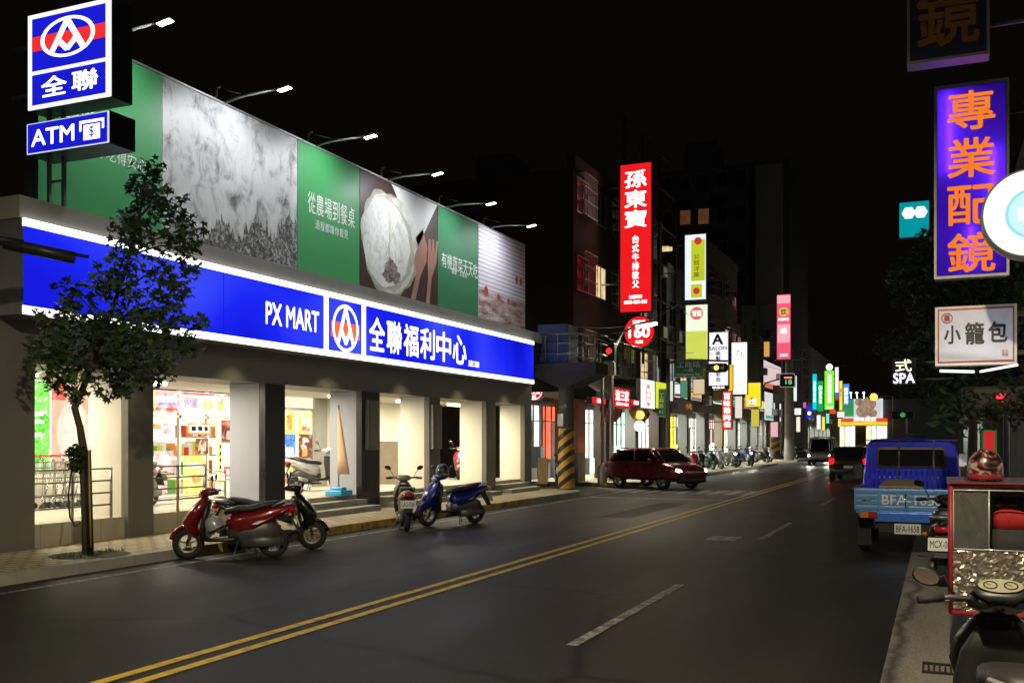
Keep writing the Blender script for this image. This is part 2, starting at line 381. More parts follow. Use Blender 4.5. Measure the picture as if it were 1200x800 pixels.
# ------------------------------------------------------------------ the supermarket
sm = thing('supermarket_building', 'long single storey supermarket with lit cream arcade behind grey pillars', 'building', (-14.5, 20.8, 0))
FL = .5
COLS = [(10.25, 11.03, 'g'), (12.92, 13.51, 'g'), (16.65, 17.32, 'c'), (20.34, 21.17, 'd'), (23.75, 24.39, 'g'), (27.43, 28.12, 'g'), (30.47, 31.08, 'g')]
cmats = {'g': (greycol, cream), 'c': (blackcol, paleblue), 'd': (blackcol, paleblue)}
for ya, yb, k in COLS:
    b = MB(); b.k = 0; b.box(-12.75, -12.6, ya, yb, .14, 2.95); b.k = 1; b.box(-13.5, -12.752, ya + .003, yb - .003, .14, 2.95)
    b.build('column', list(cmats[k]), sm, bevel=.006)
b = MB().box(-13.8, -12.6, 10.25, 31.08, 2.952, 3.72).build('lintel_wall', greycol, sm)
MB().box(-19, -12.62, 10.25, 31.08, 3.722, 5.2).build('upper_wall', mat('grey_render', (.12, .12, .115), .8, 0, .25, 1.5), sm)
MB().box(-13.3, -12.07, 10.3, 30.95, 4.975, 5.30).build('ledge', mat('pale_concrete', (.5, .49, .45), .8, 0, .2, 2), sm)
MB().box(-16.2, -13.51, 10.25, 31.08, 2.955, 3.1).build('arcade_ceiling', cream, sm)
pl = MB(); pl.box(-16.2, -12.68, 10.25, 16.9, .146, FL); pl.box(-16.2, -12.78, 16.9, 31.08, .146, FL); pl.build('arcade_floor', brickmat('floor_tiles', (.5, .46, .37), (.45, .41, .33), (.25, .23, .19), .6, .6, .35, .008, 0., bump=.1), sm)
for ya, yb in ((17.34, 20.3), (21.2, 23.7), (24.42, 27.4), (28.15, 30.45)):
    MB().box(-12.78, -12.42, ya, yb, .146, .40).box(-12.42, -12.06, ya - .02, yb + .02, .146, .27).build('steps', conc, sm, bevel=.008)
for q in ((-16.4, -16.0, 10.25, 16.7), (-16.4, -16.0, 20.41, 21.7), (-16.4, -16.0, 24.11, 29.2), (-16.4, -15.5, 20.25, 20.4), (-16.4, -15.2, 23.9, 24.1)): MB().box(*q, FL, 2.95).build('back_wall', cream, sm)
# lit shop front seen through the second bay
glowin = glow('shop_interior_glow', (1, .86, .55), 1.7, .25, 1.3)
sw = MB().box(-18.5, -18.45, 16.0, 27, FL, 2.95).box(-18.44, -16.42, 16.72, 27, FL - .05, FL).box(-18.44, -16.42, 26.9, 27, FL + .01, 2.95).build('shop_interior', glowin, sm)
fr = MB()
for y in (16.72, 18.0, 18.95, 20.2): fr.box(-16.08, -16.0, y - .03, y + .03, FL, 2.95)
fr.box(-16.08, -16.0, 16.7, 20.25, 2.3, 2.36); fr.build('window_frame', mat('white_aluminium', (.7, .7, .68), .35, .3), sw)
shelf = MB(); r2 = random.Random(3)
for z in (.5, .95, 1.4, 1.85):
    shelf.k = 0; shelf.box(-17.3, -16.7, 16.8, 20.1, z, z + .03); y = 16.85
    while y < 20:
        w = r2.uniform(.08, .2); shelf.k = r2.randint(1, 5); shelf.box(-17.1, -16.75, y, y + w, z + .03, z + r2.uniform(.2, .38)); y += w + .01
shelf.build('goods_shelf', [galv] + [glow('goods_%s' % n, c, .75, .2, 5) for n, c in (('red', (.8,.08,.04)), ('yellow', (1,.7,.05)), ('white', (1,.9,.75)), ('green', (.2,.5,.1)), ('orange', (1,.35,.08)))], sw)
PW = {n: printmat('poster_' + n, [(.30, tuple(x*.45 for x in c)), (.42, c), (.58, tuple(min(1, x*1.25 + .12) for x in c)), (.66, (1, .93, .75))], 5.5, 'noise', emis=s*1.25, detail=3, dist=1.2) for n, c, s in (('red', (.85,.12,.08), 1.05), ('yellow', (1,.75,.12), 1.15), ('green', (.16,.72,.06), 1.1), ('white', (1,.95,.85), 1.25), ('pink', (.95,.45,.4), 1.1), ('brown', (.28,.09,.03), .9), ('blue', (.1,.3,.8), .9), ('lilac', (.45,.38,.85), 1.), ('orange', (1,.35,.07), 1.05), ('ink', (.02,.02,.03), .3))}
def poster(y, z, w, h, colour, parent, x=-15.97, deco=None):
    b = MB(); b.box(x - .012, x, y - w/2, y + w/2, z - h/2, z + h/2); mats = [PW[colour]]
    for dy, dz, dw, dh, c in deco or []:
        b.k = len(mats); mats.append(PW[c]); b.rect((x, y + dy*w, z + dz*h), Y_, Z_, dw*w, dh*h, .003 + .0006*len(mats))
    b.build('poster', mats, parent)
poster(17.35, 2.66, 1.2, .5, 'pink', sw, deco=[(-.33, 0, .34, .95, 'yellow'), (-.33, -.3, .34, .3, 'green'), (.15, .1, .55, .3, 'white'), (.15, -.1, .5, .14, 'lilac'), (.15, -.35, .6, .12, 'red')])
poster(18.55, 2.66, 1.15, .5, 'white', sw, deco=[(0, .42, .98, .1, 'red'), (-.2, 0, .4, .5, 'pink'), (-.2, .02, .32, .2, 'lilac'), (.3, -.1, .3, .4, 'yellow')])
poster(19.6, 2.66, .9, .5, 'white', sw, deco=[(0, .42, .98, .1, 'orange'), (-.25, -.1, .3, .4, 'yellow'), (.25, 0, .25, .5, 'pink')])
poster(17.4, 2.05, .8, .4, 'white', sw, deco=[(.2, 0, .3, .6, 'pink'), (-.2, .1, .3, .3, 'orange')])
poster(18.6, 2.06, .75, .26, 'orange', sw, deco=[(0, 0, .9, .7, 'white'), (-.25, 0, .2, .4, 'ink'), (.05, 0, .2, .4, 'ink'), (.32, 0, .16, .4, 'ink')])
poster(18.7, 1.65, .42, .36, 'brown', sw, deco=[(0, -.1, .6, .4, 'orange')])
poster(18.45, .98, .75, .9, 'yellow', sw, deco=[(0, .25, .7, .12, 'white'), (.1, -.1, .5, .2, 'orange')])
poster(19.35, 1.25, .1, 1.1, 'yellow', sw, deco=[(0, .35, .6, .08, 'ink'), (0, .2, .6, .08, 'ink'), (0, .05, .6, .08, 'ink'), (0, -.1, .6, .08, 'ink')])
poster(19.65, 2.0, .5, .55, 'brown', sw, deco=[(0, .35, .9, .18, 'red'), (.1, -.15, .5, .4, 'pink')])
poster(19.72, .98, .46, .34, 'red', sw, deco=[(-.2, .1, .2, .4, 'white'), (.1, .1, .2, .4, 'white'), (0, -.3, .7, .15, 'white')])
poster(17.45, 1.3, .6, .5, 'pink', sw, deco=[(0, .1, .5, .4, 'white')])
poster(17.2, .8, .7, .4, 'pink', sw)
# dumpling poster on the back wall, first bay
fp = MB(); mats = [PW['white'], PW['green'], glow('poster_wood', (.8, .5, .33), 1.3, .2, 5), glow('poster_dumpling', (1, .87, .5), 1.7, .1, 9), glow('poster_plate', (.95, .78, .62), 1.15, .05), PW['red'], PW['white']]
x = -15.98
fp.box(x - .02, x, 13.75, 15.35, 1.2, 2.95)
fp.k = 1; fp.rect((x, 14.05, 2.07), Y_, Z_, .56, 1.72, .003)
fp.k = 2; fp.rect((x, 14.84, 2.07), Y_, Z_, .94, 1.72, .003)
fp.k = 5; fp.rect((x, 14.55, 2.75), Y_, Z_, .34, .34, .0045)
fp.k = 4; fp.disc((x, 14.92, 1.95), Y_, Z_, .42, lift=.006, ry=.62)
fp.k = 3
for dy, dz in ((-.12, .2), (.14, .28), (.02, -.02), (-.14, -.2), (.16, -.12), (.02, -.36)): fp.disc((x, 14.92 + dy, 1.95 + dz), Y_, Z_, .14, 18, .009 + dz*.002, .17)
fp.k = 6
for z, w in ((2.3, .25), (2.15, .3), (1.9, .2)): fp.rect((x, 14.05, z), Y_, Z_, w, .07, .006)
fp.build('dumpling_poster', mats, sm)
# glazed door and posters, third bay
dr = MB(); dr.box(-16.08, -16.02, 21.7, 23.9, FL, 2.95); dr = dr.build('door', glow('door_glow', (1, .9, .66), 1.1, .1), sm)
d2 = MB(); d2.box(-16.02, -15.96, 23.22, 23.3, FL, 2.6); d2.box(-16.02, -15.96, 21.7, 23.3, 2.6, 2.66); d2.box(-16.02, -15.95, 23.3, 23.9, FL, 2.95); d2.build('door_frame', galv, dr)
for a in ((22.1, 2.25, .45, .6, 'yellow', [(0, 0, .5, .7, 'orange')]), (22.85, 2.25, .6, .6, 'yellow', [(0, .1, .6, .3, 'white'), (0, -.25, .6, .2, 'red')]), (22.1, 1.6, .5, .7, 'blue', [(0, -.2, .7, .4, 'white')]),
          (22.85, 1.6, .62, .7, 'brown', [(0, .25, .3, .12, 'white'), (-.1, -.2, .4, .3, 'orange')]), (22.1, .92, .5, .6, 'orange', [(0, .2, .6, .3, 'yellow'), (0, -.2, .6, .2, 'blue')]), (22.85, .92, .62, .6, 'red', [(-.2, .1, .25, .3, 'white'), (.2, .1, .25, .3, 'white'), (0, -.25, .7, .2, 'white')])):
    poster(a[0], a[1], a[2], a[3], a[4], dr, -15.94, a[5])
# meter boxes on pillars
for y in (20.75, 24.05):
    b = MB(); b.box(-12.6, -12.5, y - .26, y + .26, 1.55, 2.75).box(-12.498, -12.485, y - .2, y + .2, 1.65, 2.05).box(-12.498, -12.485, y - .2, y + .2, 2.12, 2.68)
    b.build('meter_cabinet', mat('grey_enamel', (.2, .19, .17), .4, .2), sm, bevel=.006)
# arcade lamps
for y in (12.0, 15.1, 18.8, 22.4, 25.9, 29.2):
    f = MB().box(-14.55, -14.25, y - .55, y + .55, 2.89, 2.952).build('ceiling_lamp', tubewhite, sm)
    lamp('AREA', 'ceiling_lamp_light', sm, (-14.4, y, 2.88), 150, (1, .9, .68), size=.28, sizey=1.0)
# pavement downlights in the soffit of the sign
for y in (12.4, 15.6, 18.9, 22.2, 25.5, 28.8): MB().lathe([(0, -.03), (.06, -.03), (.07, 0)], (-12.1, y, 3.66), n=14).build('soffit_light', glow('soffit_glass', (1, .85, .5), 4), sm); lamp('SPOT', 'soffit_beam', sm, (-12.1, y, 3.60), 95, (1, .82, .46), aim=(-12.0, y, 0), size=.06, spot=R(118), blend=.8)

# fascia sign
def strokes(mb, segs, c, right, up, s, w, lift):
    for p, q in segs:
        p, q = Vector(p), Vector(q); t = (q - p).normalized(); n = Vector((-t.y, t.x)) * (w / 2)
        mb.poly([tuple((p + n) * s), tuple((p - n) * s), tuple((q - n) * s), tuple((q + n) * s)], c, right, up, lift)
def emblem(mb, c, right, up, s, lift):
    "ring with a peaked letter A over a V"
    mb.ring(c, right, up, s * .86, s, 48, lift)
    strokes(mb, [((0, .84), (-.60, -.70))], c, right, up, s, .21, lift + .0010)
    strokes(mb, [((0, .84), (.60, -.70))], c, right, up, s, .21, lift + .0014)
    strokes(mb, [((-.36, -.06), (.02, -.66))], c, right, up, s, .21, lift + .0018)
    strokes(mb, [((.36, -.06), (-.02, -.66))], c, right, up, s, .21, lift + .0022)
fs = thing('fascia_sign', 'long blue lit fascia sign with white edges reading PX MART above the arcade', 'sign', (-12.3, 20.5, 3.7))
XF, F0, F1 = -12.02, 10.6, 30.55
XF = -12.3 + .28
def fy(u): return onX(u, 400, XF).y
F0, F1 = fy(27), fy(625.5); FZ0, FZ1 = 3.6, 4.97
MB().box(-12.598, XF - .02, F0, F1, FZ0, FZ1).build('sign_box', mat('sign_box_grey', (.2, .2, .21), .5), fs)
MB().box(XF - .018, XF, F0 + .02, F1 - .02, FZ0 + .12, FZ1 - .11).build('sign_face', signblue, fs)
e = MB(); e.box(XF - .018, XF + .012, F0, F1, FZ1 - .108, FZ1); e.box(XF - .018, XF + .012, F0, F1, FZ0, FZ0 + .118)
for u in (382, 426): e.box(XF + .001, XF + .010, fy(u) - .08, fy(u) + .08, FZ0 + .119, FZ1 - .109)
e.build('edge_light', glow('edge_white', (1, .99, .95), 3.0, .03), fs)
for i in range(1, 9):
    y = F0 + (F1 - F0)*i/9
    if not fy(300) < y < fy(562): MB().rect((XF, y, (FZ0+FZ1)/2), Y_, Z_, .014, FZ1 - FZ0 - .24, .003).build('panel_seam', glow('seam_blue', (.004, .006, .4), .8), fs)
MB().rect((XF, (fy(384.5) + fy(424))/2, 4.2), Y_, Z_, fy(424) - fy(384.5) - .2, .34, .005).build('red_band', glow('band_orange', (1, .16, .06), 1.05), fs)
lt = MB(); zc = 4.26
lt.text('PX MART', (XF, (fy(311) + fy(373))/2, 4.27), Y_, Z_, fy(373) - fy(311), .42, .025, .012)
emblem(lt, Vector((XF, (fy(384) + fy(424))/2, 4.25)), Y_, Z_, .52, .012)
us = [431, 451.5, 471.5, 491, 510, 529, 547]
for i, ch in enumerate('全聯福利中心'): lt.text(ch, (XF, (fy(us[i]) + fy(us[i+1]))/2, 4.25), Y_, Z_, (fy(us[i+1]) - fy(us[i]))*.86, .76, .028, .012)
lt.text('五股工商店', (XF, (fy(548.5) + fy(561))/2, 3.93), Y_, Z_, fy(561) - fy(548.5), .17, .03, .012)
lt.build('lettering', letterwhite, fs)

# blade sign and cash machine sign over the pavement
BY = 11.0
def bp(u, v): return onY(u, v, BY)
bs = thing('blade_sign', 'square blue and red lightbox with circled emblem and two white characters, above the ATM sign', 'sign', (-11.9, 11.1, 6.7))
p0, p1 = bp(32, 126), bp(130, -4); xa, xb, za, zb = p0.x, p1.x, bp(80, 122).z, p1.z
def fx(a): return xa + (xb - xa) * a
def fz(a): return za + (zb - za) * a
MB().box(xa, xb, BY + .02, BY + .42, za, zb).build('sign_box', mat('black_sign_box', (.015, .015, .016), .4), bs, bevel=.01)
MB().box(xa + .01, xb - .01, BY, BY + .018, za + .01, zb - .01).build('sign_face', glow('face_white', (.95, .97, 1), 1.15, .03), bs)
a = MB(); a.rect((fx(.5), BY, fz(.673)), X_, Z_, (xb - xa)*.88, (zb - za)*.546, .004); a.rect((fx(.5), BY, fz(.204)), X_, Z_, (xb - xa)*.88, (zb - za)*.315, .004); a.build('blue_panel', glow('panel_blue', (.012, .014, .75), .85, .1, 1.5), bs)
MB().rect((fx(.5), BY, fz(.68)), X_, Z_, (xb - xa)*.88, (zb - za)*.15, .007).build('red_band', glow('band_red', (.95, .03, .03), 1.0), bs)
a = MB(); es = (zb - za)*.205; emblem(a, Vector((fx(.50), BY, fz(.69))), ((xb - xa)*.325/es, 0, 0), Z_, es, .010)
for i, ch in enumerate('全聯'): a.text(ch, (fx(.33 + .37*i), BY, fz(.215)), X_, Z_, (xb - xa)*.30, (zb - za)*.20, .03, .008)
a.build('lettering', letterwhite, bs)
br = MB()
gp = mat('grey_pipe', (.22, .22, .21), .5, .5)
for u in (.12, .3): MB().box(fx(u) - .025, fx(u) + .025, BY + .2, BY + .25, 5.27, za).build('bracket', gp, bs)
MB().box(fx(.12), fx(.3), BY + .205, BY + .245, 5.72, 5.75).build('cross_bar', gp, bs)
for z in (za + .3, zb - .4): MB().box(-13.3, xa + .2, BY + .2, BY + .25, z, z + .06).build('bracket', gp, bs)
at_ = thing('atm_sign', 'flat blue lightbox reading ATM with a banknote symbol, under the emblem lightbox', 'sign', (-11.9, 11.1, 6.0))
p0, p1 = bp(33, 180), bp(130, 133); xa, xb, za, zb = p0.x, p1.x, bp(80, 176).z, bp(80, 138).z
MB().box(xa, xb, BY - .02, BY + .48, za, zb).build('sign_box', MATS['black_sign_box'], at_, bevel=.01)
MB().box(xa + .012, xb - .012, BY - .036, BY - .022, za + .012, zb - .012).build('sign_face', glow('face_rim', (.8, .85, 1), .9), at_)
YA = BY - .036
MB().rect((fx(.5), YA, fz(.5)), X_, Z_, (xb - xa)*.96, (zb - za)*.90, .003).build('blue_panel', MATS['panel_blue'], at_)
a = MB(); a.text('ATM', (fx(.33), YA, fz(.5)), X_, Z_, (xb - xa)*.52, (zb - za)*.5, .02, .007)
a.poly([(-.24,-.04),(-.24,.11),(.24,.11),(.24,-.04),(.2,-.04),(.2,.07),(-.2,.07),(-.2,-.04)], (fx(.8), YA, fz(.56)), X_, Z_, .007); a.rect((fx(.8), YA, fz(.42)), X_, Z_, .32, .22, .007); a.build('lettering', letterwhite, at_)
MB().text('$', (fx(.8), YA, fz(.42)), X_, Z_, .09, .17, .02, .010).build('dollar_mark', MATS['panel_blue'], at_)

# billboard on the roof
XB = -12.95
def by(u): return onX(u, 300, XB).y
bb = thing('roof_billboard', 'long rooftop billboard of green and photo panels lit by arm lamps above the blue sign', 'billboard', (-13, 21, 5.3))
B0, B1 = by(44), by(615.5); BZ0, BZ1 = 5.37, 8.41
MB().box(XB - .3, XB - .03, B0, B1, BZ0, BZ1 - .01).build('backing', mat('billboard_back', (.08, .08, .08), .7), bb)
MB().box(XB - .3, XB + .015, B0, B1, BZ1 - .009, BZ1 + .03).build('frame', galv, bb)
green = mat('printed_green', (.045, .27, .085), .5, 0, .06, .6)
field = printmat('printed_field', [(.30, (.07,.068,.066)), (.40, (.30,.295,.29)), (.50, (.50,.495,.49)), (.72, (.58,.575,.57))], 2.6, dist=.5, detail=10, stretch=(1, 1, .7))
browns = printmat('printed_brown', [(.3, (.035,.016,.016)), (.7, (.07,.035,.03))], .8)
slats = printmat('printed_slats', [(.0, (.25,.22,.26)), (.16, (.62,.58,.66)), (1., (.72,.68,.76))], 2.4, 'wave', dist=.4)
bounds = [B0, by(190), by(348.5), by(421.5), by(513), by(560.5), B1]
for i, (mm, nm) in enumerate(((green, 'green_panel'), (field, 'field_photo_panel'), (green, 'green_panel'), (browns, 'cabbage_photo_panel'), (mat('printed_deep_green', (.03, .17, .075), .5, 0, .08, .6), 'green_panel'), (slats, 'slat_photo_panel'))):
    MB().box(XB - .028, XB, bounds[i] + .012, bounds[i+1] - .012, BZ0 + .03, BZ1 - .015).build(nm, mm, bb)
# printed pictures
pr = MB(); y0, y1 = bounds[1], bounds[2]; r3 = random.Random(12)
pr.poly([(-.5*(y1-y0)+.02, 0), (.5*(y1-y0)-.02, 0)] + [(.5*(y1-y0)-.02 - (y1-y0-.04)*i/110, .25 + .35*r3.random()**2 + .75*(1-i/110)**1.5 + .2*math.sin(i*.21)) for i in range(111)], (XB, (y0+y1)/2, BZ0+.04), Y_, Z_, .003)
pr.build('grass_print', printmat('printed_grass', [(.36, (.02,.02,.018)), (.5, (.12,.118,.11)), (.62, (.42,.41,.4))], 9., dist=1.), bb)
for i in range(0):
    top = r3.random() < .45
    yy = y0 + .1 + (r3.random()**2.2)*(y1-y0-.2); zz = BZ1 - .1 - abs(r3.gauss(0, .45)) if top else BZ0 + r3.uniform(.5, 2.2)
    a = r3.uniform(0, 6.28); l = r3.uniform(.06, .22); w = l*.16
    if zz < BZ0 + .1 or yy > y1 - .25: continue
    pr.poly([(l*math.cos(a), l*math.sin(a)), (w*math.cos(a+1.57), w*math.sin(a+1.57)), (-l*math.cos(a), -l*math.sin(a)), (-w*math.cos(a+1.57), -w*math.sin(a+1.57))], (XB, yy, zz), Y_, Z_, .0035 + i*1e-5)
y0, y1 = bounds[3], bounds[4]; w = y1 - y0
cx_, cz_ = y0 + .34*w, 6.82
def blob(rx, rz, dx, dz, rough_, seed, n=72):
    q = random.Random(seed); ph = [q.uniform(0, 6.28) for _ in range(6)]; out = []
    for i in range(n):
        t = 2*math.pi*i/n; k = 1 + sum(rough_/(j+1)*math.sin((3 + 4*j)*t + ph[j]) for j in range(6)); out.append((dx + rx*w*k*math.cos(t), dz + rz*k*math.sin(t)))
    return out
LEAVES = [(.36, 1.34, .03*w, .0, .05, 1, (.30, .29, .22)), (.335, 1.26, .02*w, .03, .045, 2, (.52, .51, .45)), (.31, 1.2, -.005*w, -.02, .05, 3, (.36, .35, .29)), (.285, 1.12, -.03*w, .0, .03, 4, (.62, .61, .58)), (.17, .95, -.06*w, .0, .02, 5, (.68, .67, .65))]
for i, (rx, rz, dx, dz, rg_, sd, c) in enumerate(LEAVES):
    MB().poly(blob(rx, rz, dx, dz, rg_, sd), (XB, cx_, cz_), Y_, Z_, .003 + .0012*i).build('cabbage_leaf_print', printmat('printed_cabbage_%d' % i, [(.3, tuple(v*.62 for v in c)), (.5, c), (.7, tuple(min(.8, v*1.15) for v in c))], 1.5 + .5*i, dist=1.2, detail=6), bb)
MB().poly(blob(.10, .30, .03*w, -.72, .16, 9), (XB, cx_, cz_), Y_, Z_, .0098).build('soil_print', printmat('printed_soil', [(.4, (.05,.03,.025)), (.6, (.3,.26,.24))], 9., dist=.6), bb)
vn = MB()
for k in range(6):
    P_ = [(-.02*w + .035*w*k*t_ + .02*w*math.sin(3*t_ + k), -.6 + 1.5*t_ + .06*k) for t_ in [j/9 for j in range(10)]]
    for p, q in zip(P_, P_[1:]):
        p2, q2 = Vector(p), Vector(q); n = Vector((-(q2-p2).y, (q2-p2).x)).normalized()*.011; vn.poly([tuple(p2+n), tuple(p2-n), tuple(q2-n), tuple(q2+n)], (XB, cx_, cz_), Y_, Z_, .0095 + k*.0002)
vn.build('leaf_vein_print', mat('printed_vein', (.42, .41, .34), .5), bb)
sp = MB(); cy = y0 + .74*w
sp.poly([(2.6*px_, pz_) for px_, pz_ in ((-.24, -1.45), (-.14, -1.45), (.02, -.45), (.15, .0), (.17, .4), (.06, .85), (-.1, .5), (-.16, .1), (-.07, -.4))], (XB, cy, 6.8 - .1), Y_, Z_, .0035)
cy = y0 + .90*w
sp.poly([(1.45*px_, pz_) for px_, pz_ in ((-.25, -1.5), (-.1, -1.5), (.02, -.5), (.22, .0), (.3, .62), (.22, .62), (.16, .22), (.12, .62), (.06, .62), (.03, .2), (-.02, .6), (-.1, .58), (-.14, -.05), (-.12, -.5))], (XB, cy, 6.75), Y_, Z_, .0035)
sp.build('spoon_and_fork_print', mat('printed_terracotta', (.33, .16, .12), .5, 0, .2, 2), bb)
MB().poly([(-.32*w, 0), (.3*w - .0, 0), (.03*w, -1.35)], (XB, y0 + .69*w, BZ1 - .03), Y_, Z_, .0035).build('cloth_print', mat('printed_cloth', (.6, .58, .58), .6, 0, .1, 4), bb)
y0, y1 = bounds[5], bounds[6]; w = y1 - y0
MB().rect((XB, (y0+y1)/2, BZ0 + .56), Y_, Z_, w - .05, 1.0, .003).build('table_print', printmat('printed_table', [(.38, (.2,.06,.05)), (.5, (.42,.3,.3)), (.62, (.6,.55,.6))], 1.2, stretch=(1, 1, 4)), bb)
for dy, dz, rr in ((-.35*w, 1.05, .16), (-.1*w, 1.0, .1), (.12*w, .95, .12), (.3*w, 1.75, .13), (.4*w, 1.75, .12)): MB().disc((XB, (y0+y1)/2 + dy, BZ0 + dz), Y_, Z_, rr, 18, .005).build('tableware_print', mat('printed_red', (.4, .07, .05), .5), bb)
# white wording on the green panels
def btext(s, u0, u1, v, h):
    a = MB()
    ya, yb = by(u0), by(u1); z = onX((u0+u1)/2, v, XB).z; n = len(s); st = (yb - ya)/n
    for i, ch in enumerate(s):
        if ch != ' ': a.text(ch, (XB, ya + st*(i+.5), z), Y_, Z_, st*.88, h, .004, .004)
    a.build('lettering', mat('printed_white', (.72, .74, .72), .5), bb)
btext('從農場到餐桌', 360, 416, 246, .48); btext('過程都讓你看見', 369, 408, 269, .2)
btext('有機蔬菜天天吃', 517, 560, 311, .42); btext('健康 又環保', 529, 547, 320, .16)
btext('多吃蔬菜', 75, 150, 140, .3); btext('自己種才吃得安心', 70, 172, 178, .24)
# arm lamps
FLOODS = [(203, 24), (342, 103), (442, 159), (520, 203), (582, 238), (629, 264)]
proto = None
for u, v in FLOODS:
    P = onX(u, v, -11.35)
    n = ['first from the street corner', 'second', 'third', 'fourth', 'fifth', 'last and farthest along']
    i = FLOODS.index((u, v))
    lab = ['arm floodlight nearest the emblem lightbox, over the plain green billboard panel', 'arm floodlight over the grey field photograph of the billboard', 'arm floodlight between the second green panel and the cabbage picture', 'arm floodlight over the cabbage picture of the billboard', 'arm floodlight over the far dark green panel of the billboard', 'arm floodlight at the far end of the billboard, over the slatted photo'][i]
    f = thing('floodlight', lab, 'floodlight', (XB - .1, P.y, BZ1), 0, 'arm floodlights along the billboard top')
    MB().tube([(-.1, 0, -.4), (-.1, 0, .34), (.0, 0, .36)], .025, 6).tube([(-.1, 0, .0), (.55, 0, .16 + .3*(P.z - BZ1 - .3)), (1.45, 0, P.z - BZ1 + .03)], [.028, .026, .02], 6).tube([(-.1, 0, .34), (.5, 0, .15)], .008, 5).build('arm', galv, f, False)
    q = 1.55; h = MB(); h.m = Matrix.Translation((q, 0, P.z - BZ1)) @ Matrix.Rotation(R(-8), 4, 'Y'); h.box(-.17, .13, -.07, .07, 0, .045); h.build('lamp_head', galv, f, False, bevel=.012)
    h = MB(); h.m = Matrix.Translation((q, 0, P.z - BZ1)) @ Matrix.Rotation(R(-8), 4, 'Y'); h.box(-.15, .11, -.055, .055, -.012, -.002); h.build('lens', ledlens, f, False)
    w = MX[f.name] @ Vector((q, 0, P.z - BZ1 - .05))
    lamp('SPOT', 'floodlight_beam', f, w, 270, (.93, .97, 1), aim=(XB, P.y, 7.0), size=.07, spot=R(140), blend=.9)

# railings
for y0, y1, back in ((11.05, 12.72, 0), (13.53, 15.05, 1)):
    r = thing('railing', 'steel railing of four bars before the parked shopping carts' if not back else 'steel railing of four bars before the bright shop window, turning back to the ramp', 'railing', (-12.72, (y0+y1)/2, FL), 0, 'arcade railings')
    b = MB(); xx = -12.76
    for z in (.22, .42, .62, .82): b.tube([(xx, y0, FL + z), (xx, y1, FL + z)], .016, 6)
    b.build('rails', steel, r)
    ps = [(xx, y1 - .02)] + [(xx, (y0 + y1)/2)]
    for px, py in ps: MB().tube([(px, py, FL), (px, py, FL + .84)], .024, 8).build('post', steel, r)
    if back:
        b = MB()
        for z in (.22, .42, .62, .82): b.tube([(xx, y1, FL + z), (xx - .9, y1 + 1.0, FL + z - .12), (xx - 1.1, y1 + 1.9, FL + z - .2)], .016, 6)
        b.tube([(xx - 1.1, y1 + 1.9, FL), (xx - 1.1, y1 + 1.9, FL + .65)], .024, 8); b.tube([(xx - .9, y1 + 1.0, FL), (xx - .9, y1 + 1.0, FL + .72)], .024, 8); b.build('ramp_rail', steel, r)

# shopping carts
def cart():
    t = thing('shopping_cart', 'x', 'cart', (0,0,0), 0, 'shopping carts nested in the arcade')
    b = MB()
    def ringz(z, x0, x1, w): b.tube([(x0,-w,z),(x1,-w,z),(x1,w,z),(x0,w,z),(x0,-w,z)], .006, 4, smooth=False)
    for i, z in enumerate((.48, .58, .68, .78, .88)): k = i/4; ringz(z, -.34 - .06*k, .38 + .1*k, .2 + .06*k)
    for i in range(9):
        x = -.34 + .72*i/8
        for s in (-1, 1): b.tube([(x, s*.2, .48), (x*1.22, s*.26, .88)], .0045, 4, False, False)
        b.tube([(x, -.2, .48), (x, .2, .48)], .0045, 4, False, False)
    for i in range(5):
        y = -.18 + .09*i; b.tube([(.38, y, .48), (.48, y*1.3, .88)], .0045, 4, False, False)
    b.build('basket', chrome, t, False)
    f = MB()
    for s in (-1, 1): f.tube([(-.48, s*.25, 1.0), (-.38, s*.25, .86), (-.4, s*.24, .25), (.42, s*.22, .2), (.42, s*.22, .13)], .013, 6); f.tube([(-.4, s*.24, .25), (-.4, s*.24, .13)], .013, 6); f.tube([(.3, s*.21, .21), (.36, s*.2, .48)], .013, 6)
    f.build('frame', chrome, t, False)
    MB().tube([(-.48, -.27, 1.0), (-.48, .27, 1.0)], .018, 8).build('handle', mat('red_plastic', (.5, .03, .03), .4), t, False)
    for x in (-.4, .42):
        for s in (-1, 1): MB().lathe([(.01,-.015),(.058,-.015),(.062,0),(.058,.015),(.01,.015)], (x, s*.23, .063), 'y', 12).build('wheel', rubber, t, False)
    return t
ct = cart(); tags = ['shopping cart at the open end of the nested row, beside the cream pillar', 'second shopping cart from the cream pillar in the nested row', 'third shopping cart from the cream pillar in the nested row', 'fourth shopping cart from the cream pillar in the nested row', 'fifth shopping cart from the cream pillar in the nested row', 'shopping cart half hidden behind the grey end pillar']
for i in range(6):
    if i == 0: c = ct; c.location = (-15.35, 14.75, FL); c.rotation_euler = (0,0,R(90)); c['label'] = tags[0]; MX[c.name] = Matrix.Translation(c.location) @ Matrix.Rotation(R(90), 4, 'Z')
    else: clone(ct, tags[i], (-15.35, 14.75 - .24*i, FL), R(90))

